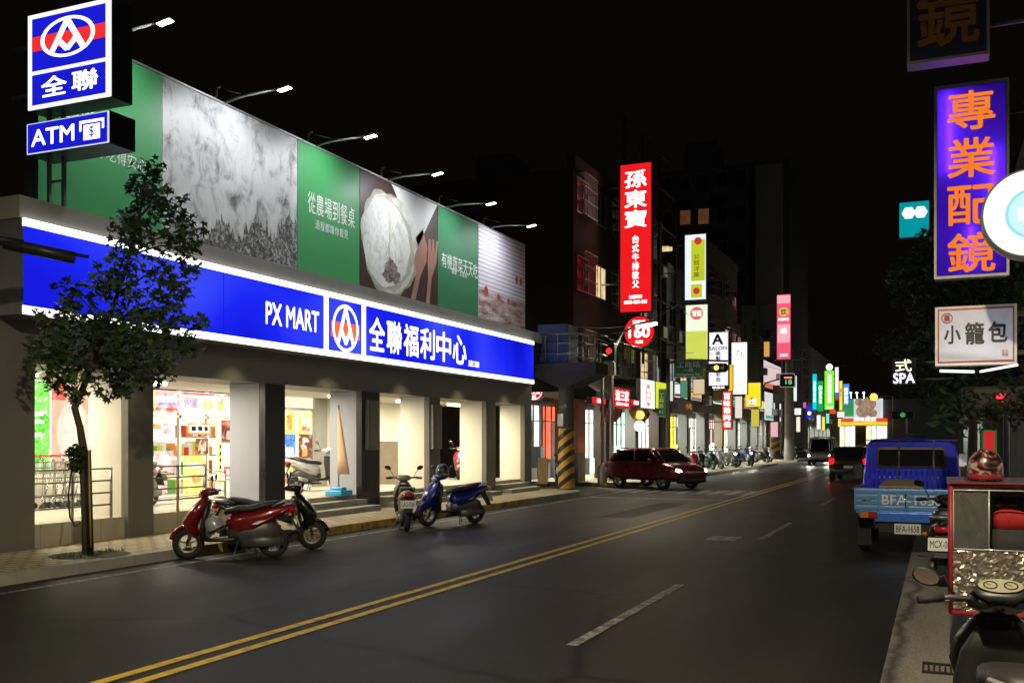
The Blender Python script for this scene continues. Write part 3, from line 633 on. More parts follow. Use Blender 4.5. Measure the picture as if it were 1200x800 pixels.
# feather banner furled on its pole, leaning board
t = thing('feather_banner', 'furled pale peach banner on a pole in a blue water base', 'banner', (-12.85, 19.75, FL))
b = thing
m = MB(); m.box(-13.05, -12.6, 19.45, 19.95, FL, FL + .13).box(-12.97, -12.68, 19.6, 19.82, FL + .13, FL + .2); m.build('base', mat('blue_plastic', (.05, .4, .72), .35), t, bevel=.03, seg=3)
MB().tube([(-12.83, 19.7, FL + .15), (-12.83, 19.7, 2.6)], .018, 8).build('pole', galv, t)
fl = MB(); fl.loft([(0, .5, .17, .03), (0, .9, .13, .035), (0, 1.5, .075, .035), (0, 2.0, .03, .02)], 10); fl.v = [Vector((-12.83 + p.y + .13*(2.0 - p.z)/1.5, 19.70 + p.x, p.z + .5)) for p in fl.v]
fl.build('cloth', mat('peach_cloth', (.75, .5, .32), .7, 0, .1, 8), t)
t = thing('leaning_board', 'plain grey board leaning on the cream wall behind the steps', 'board', (-14.4, 25.3, FL))
m = MB(); m.prism([(-15.2, 25.45, FL), (-15.2, 25.45, 1.75), (-14.55, 25.45, 1.75), (-14.55, 25.45, FL)], (0, .04, .0)); m.build('panel', mat('board_grey', (.3, .25, .2), .7), t)
for x in (-15.1, -14.65): MB().box(x - .02, x + .02, 25.5, 25.75, FL, FL + .03).build('foot', blackm, t)
# ------------------------------------------------------------------ scooters
paint = {}
def carpaint(n, c, coat=.9): return mat('paint_' + n, c, .28, .25, .06, 3, 0, coat)
redp, bluep, beige, whitepn, blackpn = carpaint('red', (.22, .008, .012)), carpaint('deep_blue', (.012, .016, .22)), carpaint('champagne', (.32, .28, .2)), carpaint('white', (.7, .7, .68)), carpaint('black', (.012, .012, .013))
greyp, wine, silver, yellowpn = carpaint('dark_grey', (.035, .036, .04)), carpaint('wine', (.2, .015, .03)), carpaint('silver', (.4, .41, .42)), carpaint('yellow', (.6, .5, .06))
seatm = mat('seat_vinyl', (.022, .02, .018), .5, 0, .2, 30, .1)
redlens = mat('red_lens', (.45, .01, .01), .15, 0, .05, 5, 0, .6); amber = mat('amber_lens', (.6, .2, .02), .15, 0, .05, 5, 0, .6)
clearlens = mat('clear_lens', (.6, .6, .6), .1, .3, .05, 5, 0, .8); platem = mat('plate_white', (.72, .72, .7), .5, 0, .05); ink = mat('plate_ink', (.02, .02, .03), .5)
mirrorm = mat('mirror_glass', (.5, .4, .42), .05, 1., .03); greyeng = mat('engine_grey', (.12, .12, .12), .45, .6, .2); silveng = mat('silver_plastic', (.4, .4, .4), .35, .5, .1)
def wheel(t, x, y, r, w, rimr, rimm, axis='y', spokes=5):
    T = MB().lathe([(rimr, -w*.42), (r*.93, -w*.5), (r, -w*.2), (r, w*.2), (r*.93, w*.5), (rimr, w*.42), (rimr, -w*.42)], (x, y, r), 'y', 28).build('wheel', rubber, t, False)
    b = MB(); b.lathe([(rimr, -w*.4), (rimr*.9, -w*.36), (rimr*.9, w*.36), (rimr, w*.4)], (x, y, r), 'y', 28)
    b.lathe([(0, -w*.42), (rimr*.28, -w*.42), (rimr*.28, w*.42), (0, w*.42)], (x, y, r), 'y', 16)
    for i in range(spokes):
        a = 2*math.pi*i/spokes + .3; ca, sa = math.cos(a), math.sin(a)
        b.tube([(x + ca*rimr*.2, y, r + sa*rimr*.2), (x + ca*rimr*.95, y, r + sa*rimr*.95)], [rimr*.13, rimr*.09], 6)
    b.build('rim', rimm, T, False); return T
def scooter(label, loc, rz, body, group='scooters parked on the street', plate='', lit=False, rack=False, mz=0.):
    t = thing('scooter', label, 'scooter', loc, rz, group)
    wheel(t, .63, 0, .235, .10, .14, silveng); wheel(t, -.62, 0, .235, .115, .14, silveng)
    b = MB(); c = (.63, .235)
    b.loft([(c[0] + .262*math.cos(R(a)), c[1] + .262*math.sin(R(a)), .085 - .03*abs(a-85)/75, .03) for a in range(145, 14, -13)], 12, 3); b.build('front_fender', body, t, False)
    b = MB()
    for s in (-1, 1): b.tube([(.64, s*.075, .24), (.53, s*.075, .58)], .022, 8)
    b.tube([(.56, 0, .5), (.36, 0, .98)], .03, 8); b.build('fork', greyeng, t, False)
    b = MB(); b.loft([(.50, .34, .06, .06), (.575, .45, .13, .10), (.60, .55, .175, .125), (.53, .68, .21, .11), (.445, .80, .19, .085), (.385, .89, .13, .065), (.355, .94, .08, .03)], 18, 2.4); b.build('front_panel', body, t, False)
    b = MB(); b.loft([(.40, .30, .17, .03), (.42, .45, .2, .035), (.395, .6, .2, .04), (.36, .75, .17, .05), (.32, .88, .1, .04)], 14, 3); b.build('leg_shield', blackp, t, False)
    b = MB(); b.loft([(.46, .985, .035, .02), (.44, .99, .10, .055), (.36, 1.01, .14, .07), (.27, 1.015, .15, .06), (.19, 1.0, .09, .035)], 16, 2.6); b.build('handlebar_cover', body, t, False)
    b = MB(); b.loft([(.485, .955, .03, .02), (.47, .965, .075, .04), (.42, .975, .085, .045)], 14, 2.4); b.build('headlight', glow('scooter_headlight', (1, .93, .8), 18) if lit else clearlens, t, False)
    for s in (-1, 1):
        b = MB(); b.loft([(.60, .66, .03, .018), (.555, .70, .045, .025), (.50, .75, .03, .018)], 10, 2.2, s*.125); b.build('turn_signal', amber, t, False)
    b = MB(); b.tube([(.27, -.2, 1.02), (.27, .2, 1.02)], .014, 8)
    for s in (-1, 1): b.tube([(.27, s*.1, 1.02), (.25, s*.22, 1.03), (.20, s*.36, 1.015)], .013, 8); b.tube([(.29, s*.18, 1.01), (.31, s*.25, 1.0), (.27, s*.34, .99)], .007, 6)
    h = b.build('handlebar', greyeng, t, False)
    for s in (-1, 1): MB().tube([(.235, s*.25, 1.028), (.198, s*.37, 1.014)], .019, 10).build('grip', rubber, h, False)
    for s in (-1, 1):
        b = MB(); b.tube([(.26, s*.2, 1.03), (.27, s*.25, 1.13), (.25, s*.31, 1.2 + mz)], .0065, 6)
        b.m = Matrix.Translation((.25, s*.33, 1.225 + mz)) @ Matrix.Rotation(R(s*18), 4, 'X'); b.loft([(.022, 0, .03, .02), (.012, 0, .062, .038), (-.006, 0, .068, .042)], 16, 2.3)
        mr = b.build('mirror', blackp, t, False)
        g = MB(); g.m = Matrix.Translation((.25, s*.33, 1.225 + mz)) @ Matrix.Rotation(R(s*18), 4, 'X'); g.disc((-.009, 0, 0), (0,-1,0), Z_, .06, 20, 0, .036); g.build('mirror_glass', mirrorm, mr, False)
    b = MB(); b.loft([(.42, .30, .165, .035), (.2, .285, .175, .03), (-.02, .29, .17, .035), (-.1, .33, .14, .05)], 12, 4); b.build('floorboard', blackp, t, False)
    b = MB(); b.loft([(.03, .44, .10, .15), (-.08, .49, .145, .19), (-.28, .55, .165, .17), (-.5, .63, .17, .13), (-.72, .715, .135, .09), (-.9, .775, .07, .045), (-.96, .79, .03, .02)], 18, 2.5); bd = b.build('body_panel', body, t, False)
    for s in (-1, 1):
        b = MB(); b.prism([(-.3, s*.166, .52), (-.8, s*.118, .735), (-.84, s*.10, .745), (-.4, s*.17, .52)], (0, s*.012, 0)); b.build('trim_strip', silveng, bd, False)
    b = MB(); b.loft([(.05, .34, .12, .12), (-.2, .40, .14, .17), (-.5, .42, .13, .17), (-.72, .38, .08, .11)], 14, 3); b.loft([(-.15, .24, .05, .07), (-.45, .25, .06, .09), (-.78, .25, .045, .07)], 12, 3, .115); b.build('engine', greyeng, t, False)
    b = MB(); b.loft([(.02, .2, .02, .02), (-.25, .2, .03, .03), (-.4, .25, .05, .06), (-.75, .33, .055, .07), (-.9, .36, .035, .045)], 12, 2.2, -.165); ex = b.build('exhaust', blackm, t, False)
    b = MB(); b.loft([(-.42, .275, .03, .045), (-.7, .335, .03, .052)], 10, 2.6, -.2); b.build('heat_shield', silveng, ex, False)
    b = MB(); b.loft([(.10, .675, .07, .03), (.06, .71, .115, .045), (-.1, .745, .135, .055), (-.3, .75, .15, .055), (-.44, .79, .145, .055), (-.65, .83, .12, .045), (-.76, .835, .05, .02)], 16, 2.8); b.build('seat', seatm, t, False)
    b = MB(); b.tube([(-.6, .14, .78), (-.78, .14, .86), (-.93, .09, .87), (-.93, -.09, .87), (-.78, -.14, .86), (-.6, -.14, .78)], .013, 8); b.build('grab_rail', silveng if not rack else blackp, t, False)
    b = MB(); b.loft([(-.85, .735, .10, .04), (-.93, .72, .09, .04), (-.965, .71, .06, .03)], 14, 3); b.build('tail_light', redlens, t, False)
    b = MB(); b.prism([(-.80, -.085, .7), (-1.0, -.065, .38), (-1.02, -.065, .39), (-.84, -.085, .71)], (0, .15, 0)); b.tube([(-.87, -.17, .66), (-.87, .17, .66)], .012, 6); b.build('rear_fender', blackp, t, False)
    for s in (-1, 1): MB().loft([(-.85, .66, .03, .02), (-.89, .66, .03, .026), (-.905, .66, .015, .012)], 8, 2.2, s*.19).build('turn_signal', amber, t, False)
    b = MB(); b.m = Matrix.Translation((-.985, 0, .545)) @ Matrix.Rotation(R(18), 4, 'Y'); b.box(-.012, 0, -.15, .15, -.08, .08)
    p = b.build('number_plate', platem, t, False)
    if plate:
        b = MB(); b.m = Matrix.Translation((-.985, 0, .545)) @ Matrix.Rotation(R(18), 4, 'Y'); b.text(plate, (-.0135, 0, 0), (0,-1,0), Z_, .25, .09, .012); b.build('plate_lettering', ink, p, False)
    b = MB(); b.tube([(-.1, .13, .25), (-.06, .2, .1), (-.03, .26, .01)], .011, 6); b.tube([(-.3, -.1, .22), (-.38, -.14, .03), (-.38, .14, .03), (-.3, .1, .22)], .012, 6); b.build('stand', greyeng, t, False)
    if lit: lamp('SPOT', 'headlight_beam', t, MX[t.name] @ Vector((.52, 0, .96)), 40, (1, .93, .8), aim=MX[t.name] @ Vector((6, 0, .2)), size=.05, spot=R(60))
    return t
def helmet(label, loc, rz, shell, strip, tilt=0., roll=0.):
    t = thing('helmet', label, 'helmet', loc, rz, 'helmets left on scooters')
    M4 = Matrix.Rotation(roll, 4, 'X') @ Matrix.Rotation(tilt, 4, 'Y')
    b = MB(); b.m = M4; b.lathe([(.118, .0), (.132, .05), (.135, .1), (.124, .165), (.095, .215), (.05, .245), (.0, .252)], (0,0,0), 'z', 28); b.build('shell', shell, t, False)
    b = MB(); b.m = M4; b.lathe([(.133, .012), (.140, .03), (.138, .05)], (0,0,0), 'z', 28); b.build('rim_trim', strip, t, False)
    b = MB(); b.m = M4; b.lathe([(.0, .12), (.08, .1), (.112, .03), (.116, .003)], (0,0,0), 'z', 24); b.build('lining', seatm, t, False)
    b = MB(); b.m = M4; pts = []
    for z, r in ((.06, .150), (.02, .165), (-.03, .168)): pts.append([(r*math.cos(R(a)), r*math.sin(R(a)), z) for a in range(-62, 63, 12)])
    n = len(pts[0]); b.add(sum(pts, []), [(i*n+j, i*n+j+1, (i+1)*n+j+1, (i+1)*n+j) for i in range(2) for j in range(n-1)], True); b.build('visor', mat('smoke_visor', (.05, .05, .05), .08, 0, .05, 4, alpha=.6), t, False)
    return t
def hd(dx, dy): return math.atan2(dy, dx)
G1 = 'scooters parked along the store kerb'; G2 = 'scooters under the arcades'; G3 = 'scooters on the right roadside'
s_red = scooter('red scooter with black seat on its side stand at the store kerb', (-9.92, 12.28, 0), hd(-.82, -.57), redp, G1, '')
s_blk = scooter('black scooter with nose turned to the road, behind the red scooter', (-10.02, 13.45, 0), hd(.82, .5), blackpn, G1, '')
s_bei = scooter('champagne beige scooter seen from behind, plate to the road, beside the blue one', (-9.98, 17.75, 0), hd(-.55, .84), beige, G1, 'LA2-036')
s_blu = scooter('deep blue scooter with nose to the kerb and headlight towards the viewer', (-9.52, 18.95, 0), hd(-.45, -.89), bluep, G1, '')
helmet('grey helmet hanging from the red scooter under its seat', (-9.98, 12.02, .42), hd(-.8, -.57), silver, blackp, R(25))
helmet('dark grey helmet hanging behind the front of the black scooter', (-9.78, 13.4, .48), hd(.8, .5), greyp, blackp, R(20))
helmet('dusty helmet under a clear rain bag on top of the blue scooter handlebar', (-9.62, 18.72, 1.04), hd(-.42, -.9), greyp, silver, 0)
# inside the arcade
scooter('white scooter with red flank parked inside the arcade before the posters', (-14.6, 21.4, FL), hd(.35, .94), whitepn, G2, '')
scooter('dark red scooter behind the four bar railing before the bright shop window', (-14.2, 14.72, FL), hd(.25, -.97), redp, G2, '')
scooter('black and red scooter deep in the arcade behind the blue scooter', (-14.6, 29.8, FL), hd(.3, -.95), wine, G2, '')
# right roadside
s_mcx = scooter('black scooter with plate MCX-053 between the blue truck and the delivery box', (.08, 13.95, 0), hd(.05, 1), blackpn, G3, 'MCX-053')
t = thing('jacket', 'red and grey rain jacket draped over the back of the black MCX scooter', 'jacket', (.34, 13.5, .75))
b = MB(); b.loft([(-.02, .42, .06, .07), (.0, .6, .09, .09), (.02, .8, .085, .07)], 12, 2.6); b.v = [p + Vector((.36, 13.35, 0)) for p in b.v]; b.build('sleeves', mat('grey_cloth', (.32, .31, .3), .8, 0, .2, 14, .3), t)
b = MB(); b.loft([(.02, .8, .09, .075), (.02, .93, .12, .09), (-.02, 1.05, .1, .06), (-.1, 1.08, .05, .03)], 12, 2.6); b.v = [p + Vector((.36, 13.35, 0)) for p in b.v]; b.build('shoulders', mat('red_cloth', (.45, .02, .025), .8, 0, .2, 14, .3), t)
s_del = scooter('grey delivery scooter carrying the red framed silver box', (.40, 10.0, 0), hd(.02, 1), greyp, G3, '')
s_fg = scooter('black scooter closest to the viewer with round dash dials and left mirror raised', (.285, 5.10, 0), hd(-.05, .99), blackpn, G3, '', mz=-.1)
# dash of the near scooter
d = MB(); d.m = MX[s_fg.name].copy()
d.m = d.m @ Matrix.Translation((.235, 0, 1.075)) @ Matrix.Rotation(R(-28), 4, 'Y')
e = MB(); e.m = d.m.copy()
e.loft([(-.075, -.012, .06, .016), (-.05, -.004, .105, .022), (.0, 0, .125, .026), (.05, -.004, .1, .022), (.075, -.012, .05, .014)], 18, 2.4); e.build('dash_housing', blackp, s_fg)
dash = MB(); dash.m = d.m.copy(); dash.disc((0, 0, .028), X_, Y_, .055, 28, 0, .1); dash = dash.build('dash_panel', mat('dash_cream', (.30, .28, .2), .25, 0, .1, 8, 0, .5), s_fg)
q = MB(); q.m = d.m.copy()
for y in (-.045, .045): q.ring((0, y, .031), X_, Y_, .026, .032, 24); q.poly([(-.002, -.002), (.002, -.002), (.012, .02), (.01, .021)], (0, y, .031), X_, Y_)
q.build('dial', blackp, dash)
# delivery box: red tube frame, clear window above, silver foil skirt
t = thing('delivery_box', 'tall silver foil delivery box with red frame and clear window on the grey scooter', 'delivery box', (.37, 9.1, .5), 0)
x0, x1, y0, y1, z0, z1 = .09, .70, 8.72, 9.42, .42, 1.44; zm = .93
redf = mat('red_piping', (.34, .02, .035), .45, 0, .2, 12)
foil = mat('silver_foil', (.46, .41, .36), .3, .85, .12, 9)
def foilpanel(pts, n=14, seed=1, amp=.02):
    a, bb_, c = [Vector(p) for p in pts]; rr = random.Random(seed); nn = (bb_ - a).cross(c - a).normalized(); vs = []
    for i in range(n+1):
        for j in range(n+1):
            edge = 0 if i in (0, n) or j in (0, n) else 1
            vs.append(a + (bb_ - a)*(i/n) + (c - a)*(j/n) + nn*(amp*edge*rr.uniform(-1, 1)) + ((bb_-a)*rr.uniform(-.3,.3)/n + (c-a)*rr.uniform(-.3,.3)/n)*edge)
    return vs, [(i*(n+1)+j, (i+1)*(n+1)+j, (i+1)*(n+1)+j+1, i*(n+1)+j+1) for i in range(n) for j in range(n)]
b = MB(); b.add(*foilpanel([(x0, y0, z0), (x1, y0, z0), (x0, y0, zm)], 26, 4, .016), smooth=False)
b.add(*foilpanel([(x0, y1, z0), (x0, y0, z0), (x0, y1, z1)], 16, 5, .012), smooth=False); b.add(*foilpanel([(x1, y0, z0), (x1, y1, z0), (x1, y0, z1)], 10, 6, .01), smooth=False)
b.add(*foilpanel([(x1, y1, z0), (x0, y1, z0), (x1, y1, z1)], 8, 7, .01), smooth=False); b.add(*foilpanel([(x0, y0, z0), (x0, y1, z0), (x1, y0, z0)], 6, 8, .004), smooth=False)
b.build('foil_skirt', foil, t)
b = MB()
for px, py in ((x0, y0), (x1, y0), (x0, y1), (x1, y1)): b.tube([(px, py, z0), (px, py, z1)], .018, 8)
for z in (z0, z1): b.tube([(x0, y0, z), (x1, y0, z), (x1, y1, z), (x0, y1, z), (x0, y0, z)], .018, 8)
b.build('frame', redf, t)
b = MB(); b.add(*foilpanel([(x0 - .03, y0 - .04, z1 + .01), (x1 + .03, y0 - .04, z1 + .01), (x0 - .03, y1 + .03, z1 + .04)], 8, 9, .008)); b.build('roof_cover', mat('roof_cloth', (.11, .085, .08), .45, .3, .4, 10), t)
b = MB(); b.tube([(x0 + .02, y0 - .012, zm), (x1 - .02, y0 - .012, zm), (x1 - .02, y0 - .012, z1 - .04), (x0 + .02, y0 - .012, z1 - .04), (x0 + .02, y0 - .012, zm)], .007, 6); b.tube([((x0+x1)/2 - .03, y0 - .012, zm), ((x0+x1)/2 - .03, y0 - .012, z1 - .03)], .006, 6); b.build('window_frame', whitepn, t)
b = MB(); b.add(*foilpanel([(x0 + .02, y0 + .004, zm), ((x0+x1)/2 - .03, y0 + .004, zm), (x0 + .02, y0 + .004, z1 - .04)], 6, 11, .006)); b.build('clear_window', mat('clear_vinyl', (.6, .6, .58), .12, 0, .05, 5, alpha=.14), t)
t2 = thing('thermal_bag', 'red and black thermal bag standing inside the delivery box', 'bag', (.55, 9.05, .9))
b = MB(); b.loft([(0, .80, .12, .13), (0, .95, .125, .14), (0, 1.08, .12, .13)], 14, 4); b.v = [p + Vector((.535, 9.03, 0)) for p in b.v]; b.build('bag_body', mat('black_cloth', (.03, .03, .032), .8, 0, .2, 12, .2), t2)
b = MB(); b.loft([(0, 1.082, .122, .132), (0, 1.2, .12, .13), (.02, 1.25, .1, .1)], 14, 4); b.v = [p + Vector((.535, 9.03, 0)) for p in b.v]; b.build('bag_top', MATS['red_cloth'], t2)
b = MB(); b.add(*foilpanel([(.42, 8.95, 1.26), (.66, 8.95, 1.26), (.42, 9.12, 1.33)], 6, 13, .03)); b.build('crumpled_lid', MATS['grey_cloth'], t2)
helmet('white and black patterned helmet resting on the delivery box roof', (.35, 9.0, 1.47), R(100), printmat('helmet_pattern', [(.42, (.012,.012,.013)), (.5, (.3,.05,.04)), (.56, (.5,.47,.38)), (.62, (.03,.03,.03))], 6., dist=1.4, detail=2, rough=.25), redf)
helmet('olive green helmet hanging at the right side of the delivery box', (.78, 8.85, .98), R(-90), mat('olive_shell', (.16, .17, .1), .3, 0, .2, 6, 0, .6), blackp, R(40))
t = thing('drain_grate', 'dark iron drain grate in the roadside concrete below the delivery scooter', 'grate', (.12, 9.2, 0))
b = MB(); b.box(-.12, .22, 8.3, 8.34, .005, .02).box(-.12, .22, 8.62, 8.66, .005, .02)
for i in range(9): b.box(-.12 + .04*i, -.105 + .04*i, 8.34, 8.62, .005, .018)
b.build('bars', blackm, t)

# ------------------------------------------------------------------ cars
tailglow = glow('tail_lamp_lit', (1, .0012, .001), 14., .05); headglow = glow('head_lamp_lit', (1, .93, .78), 30., .02); brakecore = glow('brake_lamp_core', (1, .2, .03), 60., .05)
def car(name, label, cat, loc, rz, body, L=4.1, Wd=1.72, Hh=1.5, tail=True, head=True, group='cars moving on the road', plate='', van=False, beam=0):
    t = thing(name, label, cat, loc, rz, group); h = Wd/2; f, r = L/2, -L/2
    b = MB(); zs = .30
    b.loft([(f, .52, h*.78, .16, 3), (f-.06, .54, h*.9, .24, 4), (f-.4, .60, h*.98, .31, 4.5), (f-1.0, .66, h, .37, 5), (0, .68, h, .38, 5), (r+.7, .69, h, .39, 5), (r+.2, .69, h*.97, .37, 4.5), (r+.05, .66, h*.9, .30, 4), (r, .62, h*.8, .22, 3)], 32); b.build('body', body, t, False)
    fr, rr_ = (f-.75, r+.12) if not van else (f-.25, r+.06)
    b = MB(); zb = 1.0
    def gh(k, zz, inset): # greenhouse ring at fraction k of its height
        x0 = fr - (fr - (fr-.62 if not van else fr-.35))*k; x1 = rr_ + ((.36 if not van else .1))*k; w = h*.93*(1-.17*k) - inset
        return [(x0 - .0, -w*.82, zz), (x0 - .16, -w, zz), (x1 + .2, -w, zz), (x1, -w*.84, zz), (x1, w*.84, zz), (x1 + .2, w, zz), (x0 - .16, w, zz), (x0, w*.82, zz)]
    ks = [0, .35, .7, .93]; vs = []; 
    for k in ks: vs += gh(k, zb + (Hh - .06 - zb)*k, 0.012)
    n = 8; b.add(vs, [(i*n+j, i*n+(j+1) % n, (i+1)*n+(j+1) % n, (i+1)*n+j) for i in range(3) for j in range(n)], False); b.build('windows', glassdark, t, False)
    b = MB(); top = gh(.9, Hh - .085, 0); top2 = gh(1.0, Hh - .03, .02); top3 = [(x*.93 - .03, y*.8, Hh) for x, y, z in top2]
    b.add(top + top2 + top3, [(i*n+j, i*n+(j+1) % n, (i+1)*n+(j+1) % n, (i+1)*n+j) for i in range(2) for j in range(n)] + [tuple(range(2*n, 3*n))], True)
    a0, a1 = gh(0, zb, -.004), gh(.95, Hh - .07, -.004)
    for j in (0, 1, 2, 3, 4, 5, 6, 7): b.tube([a0[j], a1[j]], .05 if j in (2, 3, 4, 5) else .03, 6)
    for s in (0, 1): 
        p0 = (Vector(a0[1 if s == 0 else 6]) + Vector(a0[2 if s == 0 else 5]))/2; p1 = (Vector(a1[1 if s == 0 else 6]) + Vector(a1[2 if s == 0 else 5]))/2; b.tube([p0, p1], .04, 6)
    b.build('roof', body, t, False)
    b = MB(); b.loft([(f+.01, .36, h*.8, .1, 3), (f-.1, .36, h*.93, .13, 4)], 16); b.build('front_bumper', blackp, t, False)
    b = MB(); b.loft([(r-.05, .46, h*.78, .10, 3), (r-.01, .46, h*.9, .15, 4), (r+.16, .46, h*.965, .17, 4)], 20); rb = b.build('rear_bumper', body, t, False)
    MB().box(r-.062, r-.03, -h*.6, h*.6, .29, .40).build('valance', blackp, rb, False)
    for s in (-1, 1): MB().box(r-.066, r-.05, s*h*.72-.09, s*h*.72+.09, .42, .46).build('reflector', redlens, rb, False)
    for s in (-1, 1):
        for wx in (f-.78, r+.72): wheel(t, wx, s*(h-.12), .305, .19, .2, silveng, spokes=7)
        b = MB(); b.loft([(r+.03, .80, .09, .05), (r-.02, .82, .125, .075), (r+.0, .84, .135, .1), (r+.10, .87, .11, .12)], 14, 3.2, s*(h-.17)); tl = b.build('tail_light', tailglow if tail else redlens, t, False)
        if tail and not van: MB().loft([(r-.018, .83, .085, .026), (r-.032, .832, .08, .022)], 12, 2.6, s*(h-.17)).build('brake_lamp', brakecore, tl, False)
        b = MB(); b.loft([(f-.02, .64, .1, .05), (f-.04, .66, .15, .075), (f-.16, .70, .16, .08)], 14, 2.6, s*(h-.24)); b.build('headlight', headglow if head else clearlens, t, False)
        if beam: lamp('SPOT', 'headlight_beam', t, MX[t.name] @ Vector((f+.05, s*(h-.24), .66)), beam, (1, .93, .8), aim=MX[t.name] @ Vector((f+9, s*(h-.2), .0)), size=.06, spot=R(52))
        b = MB(); b.tube([(fr-.5, s*h*.93, 1.0), (fr-.48, s*(h+.1), 1.02)], .02, 6); b.loft([(fr-.42, 1.04, .05, .03), (fr-.47, 1.04, .09, .07), (fr-.53, 1.04, .09, .075)], 12, 2.6, s*(h+.11)); b.build('mirror', body, t, False)
    b = MB(); b.box(r-.035, r-.015, -.30, .30, .80, .835); b.box(r-.05, r-.02, -.27, .27, .56, .75); b.build('plate_recess', blackp, t, False)
    p = MB().box(r-.058, r-.0505, -.19, .19, .575, .735).build('number_plate', platem, t, False)
    if plate: MB().text(plate, (r-.0595, 0, .655), (0,-1,0), Z_, .33, .1, .012).build('plate_lettering', ink, p, False)
    b = MB(); b.tube([(rr_+.02, .0, 1.04), (rr_ + .06, .32, 1.09)], .009, 6); b.build('rear_wiper', blackp, t, False)
    return t
car('hatchback_car', 'dark grey hatchback with lit red tail lights driving away left of the blue truck', 'car', (-3.5, 47.0, 0), R(90) - R(2), greyp, 3.95, 1.72, 1.5, plate='', head=False)
car('hatchback_car', 'dark red car with headlights on turning out of the side street', 'car', (-9.7, 36.2, 0), hd(.86, -.5), wine, 3.8, 1.68, 1.5, tail=False, beam=120)
car('van', 'white van with headlights on driving towards the viewer far down the road', 'van', (-7.6, 74, 0), R(-90), whitepn, 4.4, 1.75, 2.0, tail=False, van=True, beam=200)
car('hatchback_car', 'pale silver car with headlights on in the far oncoming lane behind the T shaped pole', 'car', (-9.1, 88, 0), R(-90), silver, 4.2, 1.72, 1.48, tail=False, beam=200)
car('hatchback_car', 'small silver car with lit tail lights in the middle distance, beyond the grey hatchback', 'car', (-4.4, 72, 0), R(90), silver, 4.1, 1.7, 1.5, head=False)
car('hatchback_car', 'black car with lit tail lights farthest down the road', 'car', (-4.3, 100, 0), R(90), blackpn, 4.1, 1.7, 1.5, head=False)

# ------------------------------------------------------------------ blue pickup truck
tb = carpaint('truck_blue', (.025, .04, .78), .8); tl_ = carpaint('tailgate_blue', (.15, .33, .68), .4)  # tailgate's paler blue puts lamplight on the rear into the paint
TX0, TX1, TY = -1.22, .34, 16.5; xm = (TX0 + TX1)/2
t = thing('pickup_truck', 'blue pickup truck parked on the right with number BFA-1658 painted on its tailgate', 'truck', (xm, 18.2, 0), 0)
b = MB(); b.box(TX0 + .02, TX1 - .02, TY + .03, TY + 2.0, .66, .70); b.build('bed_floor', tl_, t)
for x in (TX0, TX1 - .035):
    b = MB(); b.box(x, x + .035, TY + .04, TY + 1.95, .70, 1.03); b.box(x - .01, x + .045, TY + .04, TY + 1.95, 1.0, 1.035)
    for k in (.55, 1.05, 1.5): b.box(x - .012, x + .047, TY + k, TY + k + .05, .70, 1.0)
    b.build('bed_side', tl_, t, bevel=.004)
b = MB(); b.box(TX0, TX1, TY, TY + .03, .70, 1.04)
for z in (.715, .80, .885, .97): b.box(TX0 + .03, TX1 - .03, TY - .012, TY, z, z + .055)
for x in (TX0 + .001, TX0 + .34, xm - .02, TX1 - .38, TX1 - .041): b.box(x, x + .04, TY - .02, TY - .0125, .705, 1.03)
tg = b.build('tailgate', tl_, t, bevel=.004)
lt = MB(); lt.text('BFA-1658', (xm + .06, TY - .0215, .87), X_, Z_, .86, .15, .012); lt.build('tailgate_lettering', mat('white_paint', (.8, .8, .8), .5), tg)
b = MB(); b.tube([(xm - .03, TY - .03, .76), (xm - .03, TY - .03, .96)], .013, 8); b.tube([(TX0 + .1, TY - .03, .86), (TX0 + .27, TY - .03, .86)], .01, 8); b.build('handle', chrome, tg)
b = MB(); b.box(TX0 + .06, TX1 - .06, TY + .02, TY + .1, .60, .694); b.box(TX0 + .3, TX1 - .3, TY - .02, TY + .02, .53, .67); b.build('rear_beam', carpaint('beam_blue', (.04, .2, .78)), t, bevel=.006)
for x, sgn in ((TX0 + .21, 1), (TX1 - .21, -1)):
    q = MB().box(x - .13, x + .13, TY - .035, TY + .02, .575, .685).build('tail_light', blackp, t, bevel=.004)
    MB().box(x - .12 if sgn > 0 else x, x if sgn > 0 else x + .12, TY - .045, TY - .036, .585, .675).build('amber_lens', amber, q); MB().box(x + .002 if sgn > 0 else x - .12, x + .12 if sgn > 0 else x - .002, TY - .045, TY - .036, .585, .675).build('red_lens', redlens, q)
    MB().box(x + sgn*.12 - .05, x + sgn*.12 + .11, TY + .12, TY + .13, .47, .53).build('reflector', redlens, t)
b = MB(); b.box(xm - .42, xm + .42, TY + .05, TY + .12, .36, .53); b.box(TX0 + .3, TX0 + .38, TY + .1, TY + 3.2, .42, .6); b.box(TX1 - .38, TX1 - .3, TY + .1, TY + 3.2, .42, .6); b.lathe([(0, 0), (.06, 0), (.06, .6), (0, .6)], (TX0 + .45, TY + .1, .40), 'y', 14); b.build('chassis', blackm, t)
pl_ = MB().box(xm - .19, xm + .19, TY - .01, TY + .0, .345, .505).build('number_plate', platem, t); MB().text('BFA-1658', (xm, TY - .0115, .425), X_, Z_, .33, .1, .012).build('plate_lettering', ink, pl_)
CY = TY + 1.97
